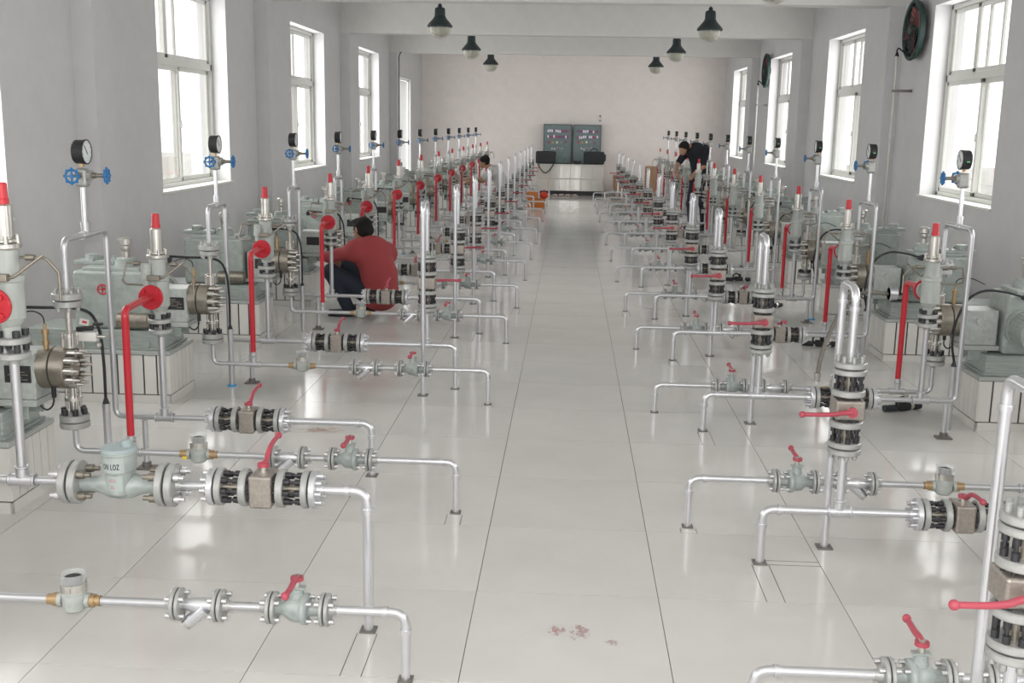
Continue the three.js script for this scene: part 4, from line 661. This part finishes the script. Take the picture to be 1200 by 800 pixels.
function person(J, mats, opt) {
  const g = group(), b = (A, ra, B, rb) => [...J[A], ra, ...J[B], rb];
  const head = [[...J.head, 0.088, J.head[0] + opt.face[0] * 0.02, J.head[1] - 0.07, J.head[2] + opt.face[2] * 0.02, 0.062]];
  const fx = opt.face, sd = [fx[2], 0, -fx[0]], H = J.head, pt = (a, s2, y) => [H[0] + fx[0] * a + sd[0] * s2, H[1] + y + fx[1] * a, H[2] + fx[2] * a + sd[2] * s2];
  head.push([...pt(0.083, 0, 0.005), 0.012, ...pt(0.105, 0, -0.025), 0.014]); // nose
  for (const s2 of [-1, 1]) head.push([...pt(-0.005, s2 * 0.085, 0.012), 0.018, ...pt(-0.01, s2 * 0.088, -0.022), 0.013]); // ears
  head.push([...pt(0.072, -0.018, -0.058), 0.014, ...pt(0.072, 0.018, -0.058), 0.014]);
  const arms = ['l', 'r'].flatMap(s => [b('sh' + s, 0.052, 'el' + s, 0.042), b('el' + s, 0.041, 'wr' + s, 0.027)]);
  const legs = ['l', 'r'].flatMap(s => [b('hi' + s, 0.088, 'kn' + s, 0.06), b('kn' + s, 0.058, 'an' + s, 0.042)]);
  const torso = [b('pel', 0.125, 'mid', 0.12), b('mid', 0.12, 'chest', 0.125), b('shl', 0.065, 'chest', 0.11), b('shr', 0.065, 'chest', 0.11), b('hil', 0.1, 'pel', 0.11), b('hir', 0.1, 'pel', 0.11)];
  const neck = [b('chest', 0.07, 'neck', 0.052), [...J.neck, 0.05, ...J.head, 0.05]];
  const fat = (l, d) => l.map(q => [q[0], q[1], q[2], q[3] + d, q[4], q[5], q[6], q[7] + d]);
  const handB = [...hand(J.wrl, opt.hl, opt.ul), ...hand(J.wrr, opt.hr, opt.ur)];
  const body = mergeGeometries([field([...torso, ...legs, ...arms, ...neck], 0.014), field([...head, neck[1]], 0.005, 0.02), field([...hand(J.wrl, opt.hl, opt.ul), [...J.wrl, 0.026, ...J.wrl.map((v, i) => v + (J.ell[i] - v) * 0.25), 0.031]], 0.004, 0.008), field([...hand(J.wrr, opt.hr, opt.ur), [...J.wrr, 0.026, ...J.wrr.map((v, i) => v + (J.elr[i] - v) * 0.25), 0.031]], 0.004, 0.008)]);
  part(g, 'body', body, skin);
  const mixp = (A, B, t) => J[A].map((v, i) => v + (J[B][i] - v) * t);
  const sleeve = opt.sleeve, shirt = [...fat(torso.slice(0, 4), 0.018 + (opt.bulk ?? 0)), [...J.hil, 0.125, ...J.pel, 0.14], [...J.hir, 0.125, ...J.pel, 0.14]];
  for (const s of ['l', 'r']) { const e = mixp('sh' + s, 'el' + s, Math.min(1, sleeve)); shirt.push([...J['sh' + s], 0.078, ...e, 0.064]); if (sleeve > 1) shirt.push([...J['el' + s], 0.06, ...mixp('el' + s, 'wr' + s, sleeve - 1), 0.05]); }
  part(g, 'shirt', field([...shirt, [...J.chest, 0.09, ...mixp('chest', 'neck', 0.6), 0.068]], 0.013, 0.045), mats.shirt);
  if (opt.folds) part(g, 'shirt_fold', opt.folds.map(f => sweep(curve(f, 14), t => 0.004 + 0.012 * Math.sin(PI * t), 8)), mats.shirt);
  part(g, 'trousers', field([...fat(legs, 0.022), [...J.hil, 0.115, ...J.pel, 0.125], [...J.hir, 0.115, ...J.pel, 0.125]], 0.013, 0.04), mats.trousers);
  for (const s of ['l', 'r']) { const a = J['an' + s], t = J['to' + s]; part(g, 'shoe', field([[a[0], 0.045, a[2], 0.045, t[0], 0.035, t[2], 0.038], [a[0] - (t[0] - a[0]) * 0.25, 0.045, a[2] - (t[2] - a[2]) * 0.25, 0.04, a[0], 0.08, a[2], 0.042]], 0.008, 0.02), M.rubber); }
  const hp = (a, s2, y, r) => [...pt(a, s2, y), r];
  part(g, 'hair', field([[...pt(-0.012, 0, 0.022), 0.096, ...pt(-0.03, 0, 0.03), 0.092], [...pt(-0.055, -0.035, -0.03), 0.066, ...pt(-0.055, 0.035, -0.03), 0.066], [...pt(0.04, -0.03, 0.07), 0.045, ...pt(0.04, 0.03, 0.07), 0.045], [...pt(0.0, -0.06, 0.02), 0.036, ...pt(0.0, 0.06, 0.02), 0.036]], 0.007, 0.02), hairM);
  const eyes = [-0.032, 0.032].map(s2 => ball(0.011, pt(0.082, s2, 0.005), 8)); part(g, 'eye', eyes, M.black);
  return g;
}
{ // man crouching by the fourth left pump unit, back to the camera
  const J = { pel: [0.12, 0.25, 0.06], mid: [0.10, 0.45, 0.06], chest: [0.02, 0.66, 0.0], neck: [-0.06, 0.80, -0.06], head: [-0.11, 0.915, -0.09], shl: [-0.13, 0.70, 0.11], shr: [0.14, 0.65, -0.11], ell: [-0.44, 0.62, 0.04], wrl: [-0.38, 0.52, -0.2], elr: [-0.06, 0.50, -0.40], wrr: [-0.32, 0.52, -0.40],
    hil: [0.04, 0.22, 0.12], hir: [0.16, 0.22, -0.06], knl: [-0.42, 0.46, 0.02], anl: [-0.22, 0.09, 0.12], tol: [-0.42, 0.05, 0.10], knr: [-0.30, 0.50, -0.30], anr: [-0.06, 0.09, -0.16], tor: [-0.26, 0.05, -0.26] };
  const g = person(J, { shirt: std(lin(0.40, 0.06, 0.065), 0.85, 0, { map: speck }), trousers: jeans }, { face: [-0.86, -0.2, -0.5], hl: [-0.3, -0.35, -0.7], ul: [0, 1, 0], hr: [-0.8, -0.3, 0.1], ur: [0, 1, 0], sleeve: 1.0, bulk: 0.045 });
  g.position.set(-2.08, 0, -11.42); add(g, 'person', 'person in red shirt and dark jeans crouching beside a left-row pump', 'person'); }
{ // man in white leaning over the pumps further back
  const J = { pel: [0.22, 0.66, 0], mid: [0.16, 0.86, 0], chest: [0.02, 1.05, 0], neck: [-0.10, 1.17, 0.0], head: [-0.20, 1.26, 0.0], shl: [-0.02, 1.08, 0.19], shr: [-0.02, 1.08, -0.19], ell: [-0.24, 0.92, 0.22], wrl: [-0.48, 0.92, 0.14], elr: [-0.24, 0.86, -0.2], wrr: [-0.48, 0.84, -0.12], hil: [0.22, 0.62, 0.1], hir: [0.22, 0.62, -0.1], knl: [-0.06, 0.42, 0.14], knr: [-0.04, 0.42, -0.14], anl: [0.10, 0.09, 0.13], anr: [0.14, 0.09, -0.13], tol: [-0.06, 0.05, 0.14], tor: [-0.02, 0.05, -0.14] };
  const g = person(J, { shirt: std(lin(0.55, 0.53, 0.52), 0.85), trousers: std(lin(0.30, 0.25, 0.18), 0.85) }, { face: [-0.85, -0.5, 0.1], hl: [-1, -0.1, -0.2], ul: [0, 1, 0], hr: [-1, -0.1, 0.2], ur: [0, 1, 0], sleeve: 0.75 });
  g.position.set(-1.55, 0, -22.45); add(g, 'person', 'person in white short-sleeved shirt leaning over the left row', 'person'); }
{ // man in black bending over on the right
  const J = { pel: [0.16, 1.0, 0], mid: [0.14, 1.22, 0.0], chest: [0.05, 1.47, 0.03], neck: [-0.08, 1.56, 0.09], head: [-0.20, 1.53, 0.14], shl: [0.19, 1.50, 0.17], shr: [-0.09, 1.50, -0.11], ell: [0.2, 1.22, 0.3], wrl: [0.0, 1.08, 0.38], elr: [-0.27, 1.25, 0.0], wrr: [-0.34, 1.08, 0.2], hil: [0.22, 0.94, 0.07], hir: [0.08, 0.94, -0.07], knl: [0.22, 0.5, 0.14], knr: [0.0, 0.5, -0.02], anl: [0.26, 0.09, 0.07], anr: [0.04, 0.09, -0.08], tol: [0.13, 0.05, 0.2], tor: [-0.09, 0.05, 0.05] };
  const g = person(J, { shirt: std(lin(0.014, 0.015, 0.022), 0.85), trousers: std(lin(0.016, 0.018, 0.035), 0.85) }, { face: [-0.6, -0.6, 0.5], hl: [-0.5, -0.5, 0.5], ul: [0, 1, 0], hr: [0.5, -0.5, 0.5], ur: [0, 1, 0], sleeve: 0.9, bulk: 0.03 });
  g.scale.setScalar(1.05); g.position.set(2.42, 0, -22.15); add(g, 'person', 'person in dark clothes bending over the right row', 'person'); }

scene.traverse(o => { if (o.isMesh) { o.castShadow = true; o.receiveShadow = true; } });
renderer.render(scene, camera);
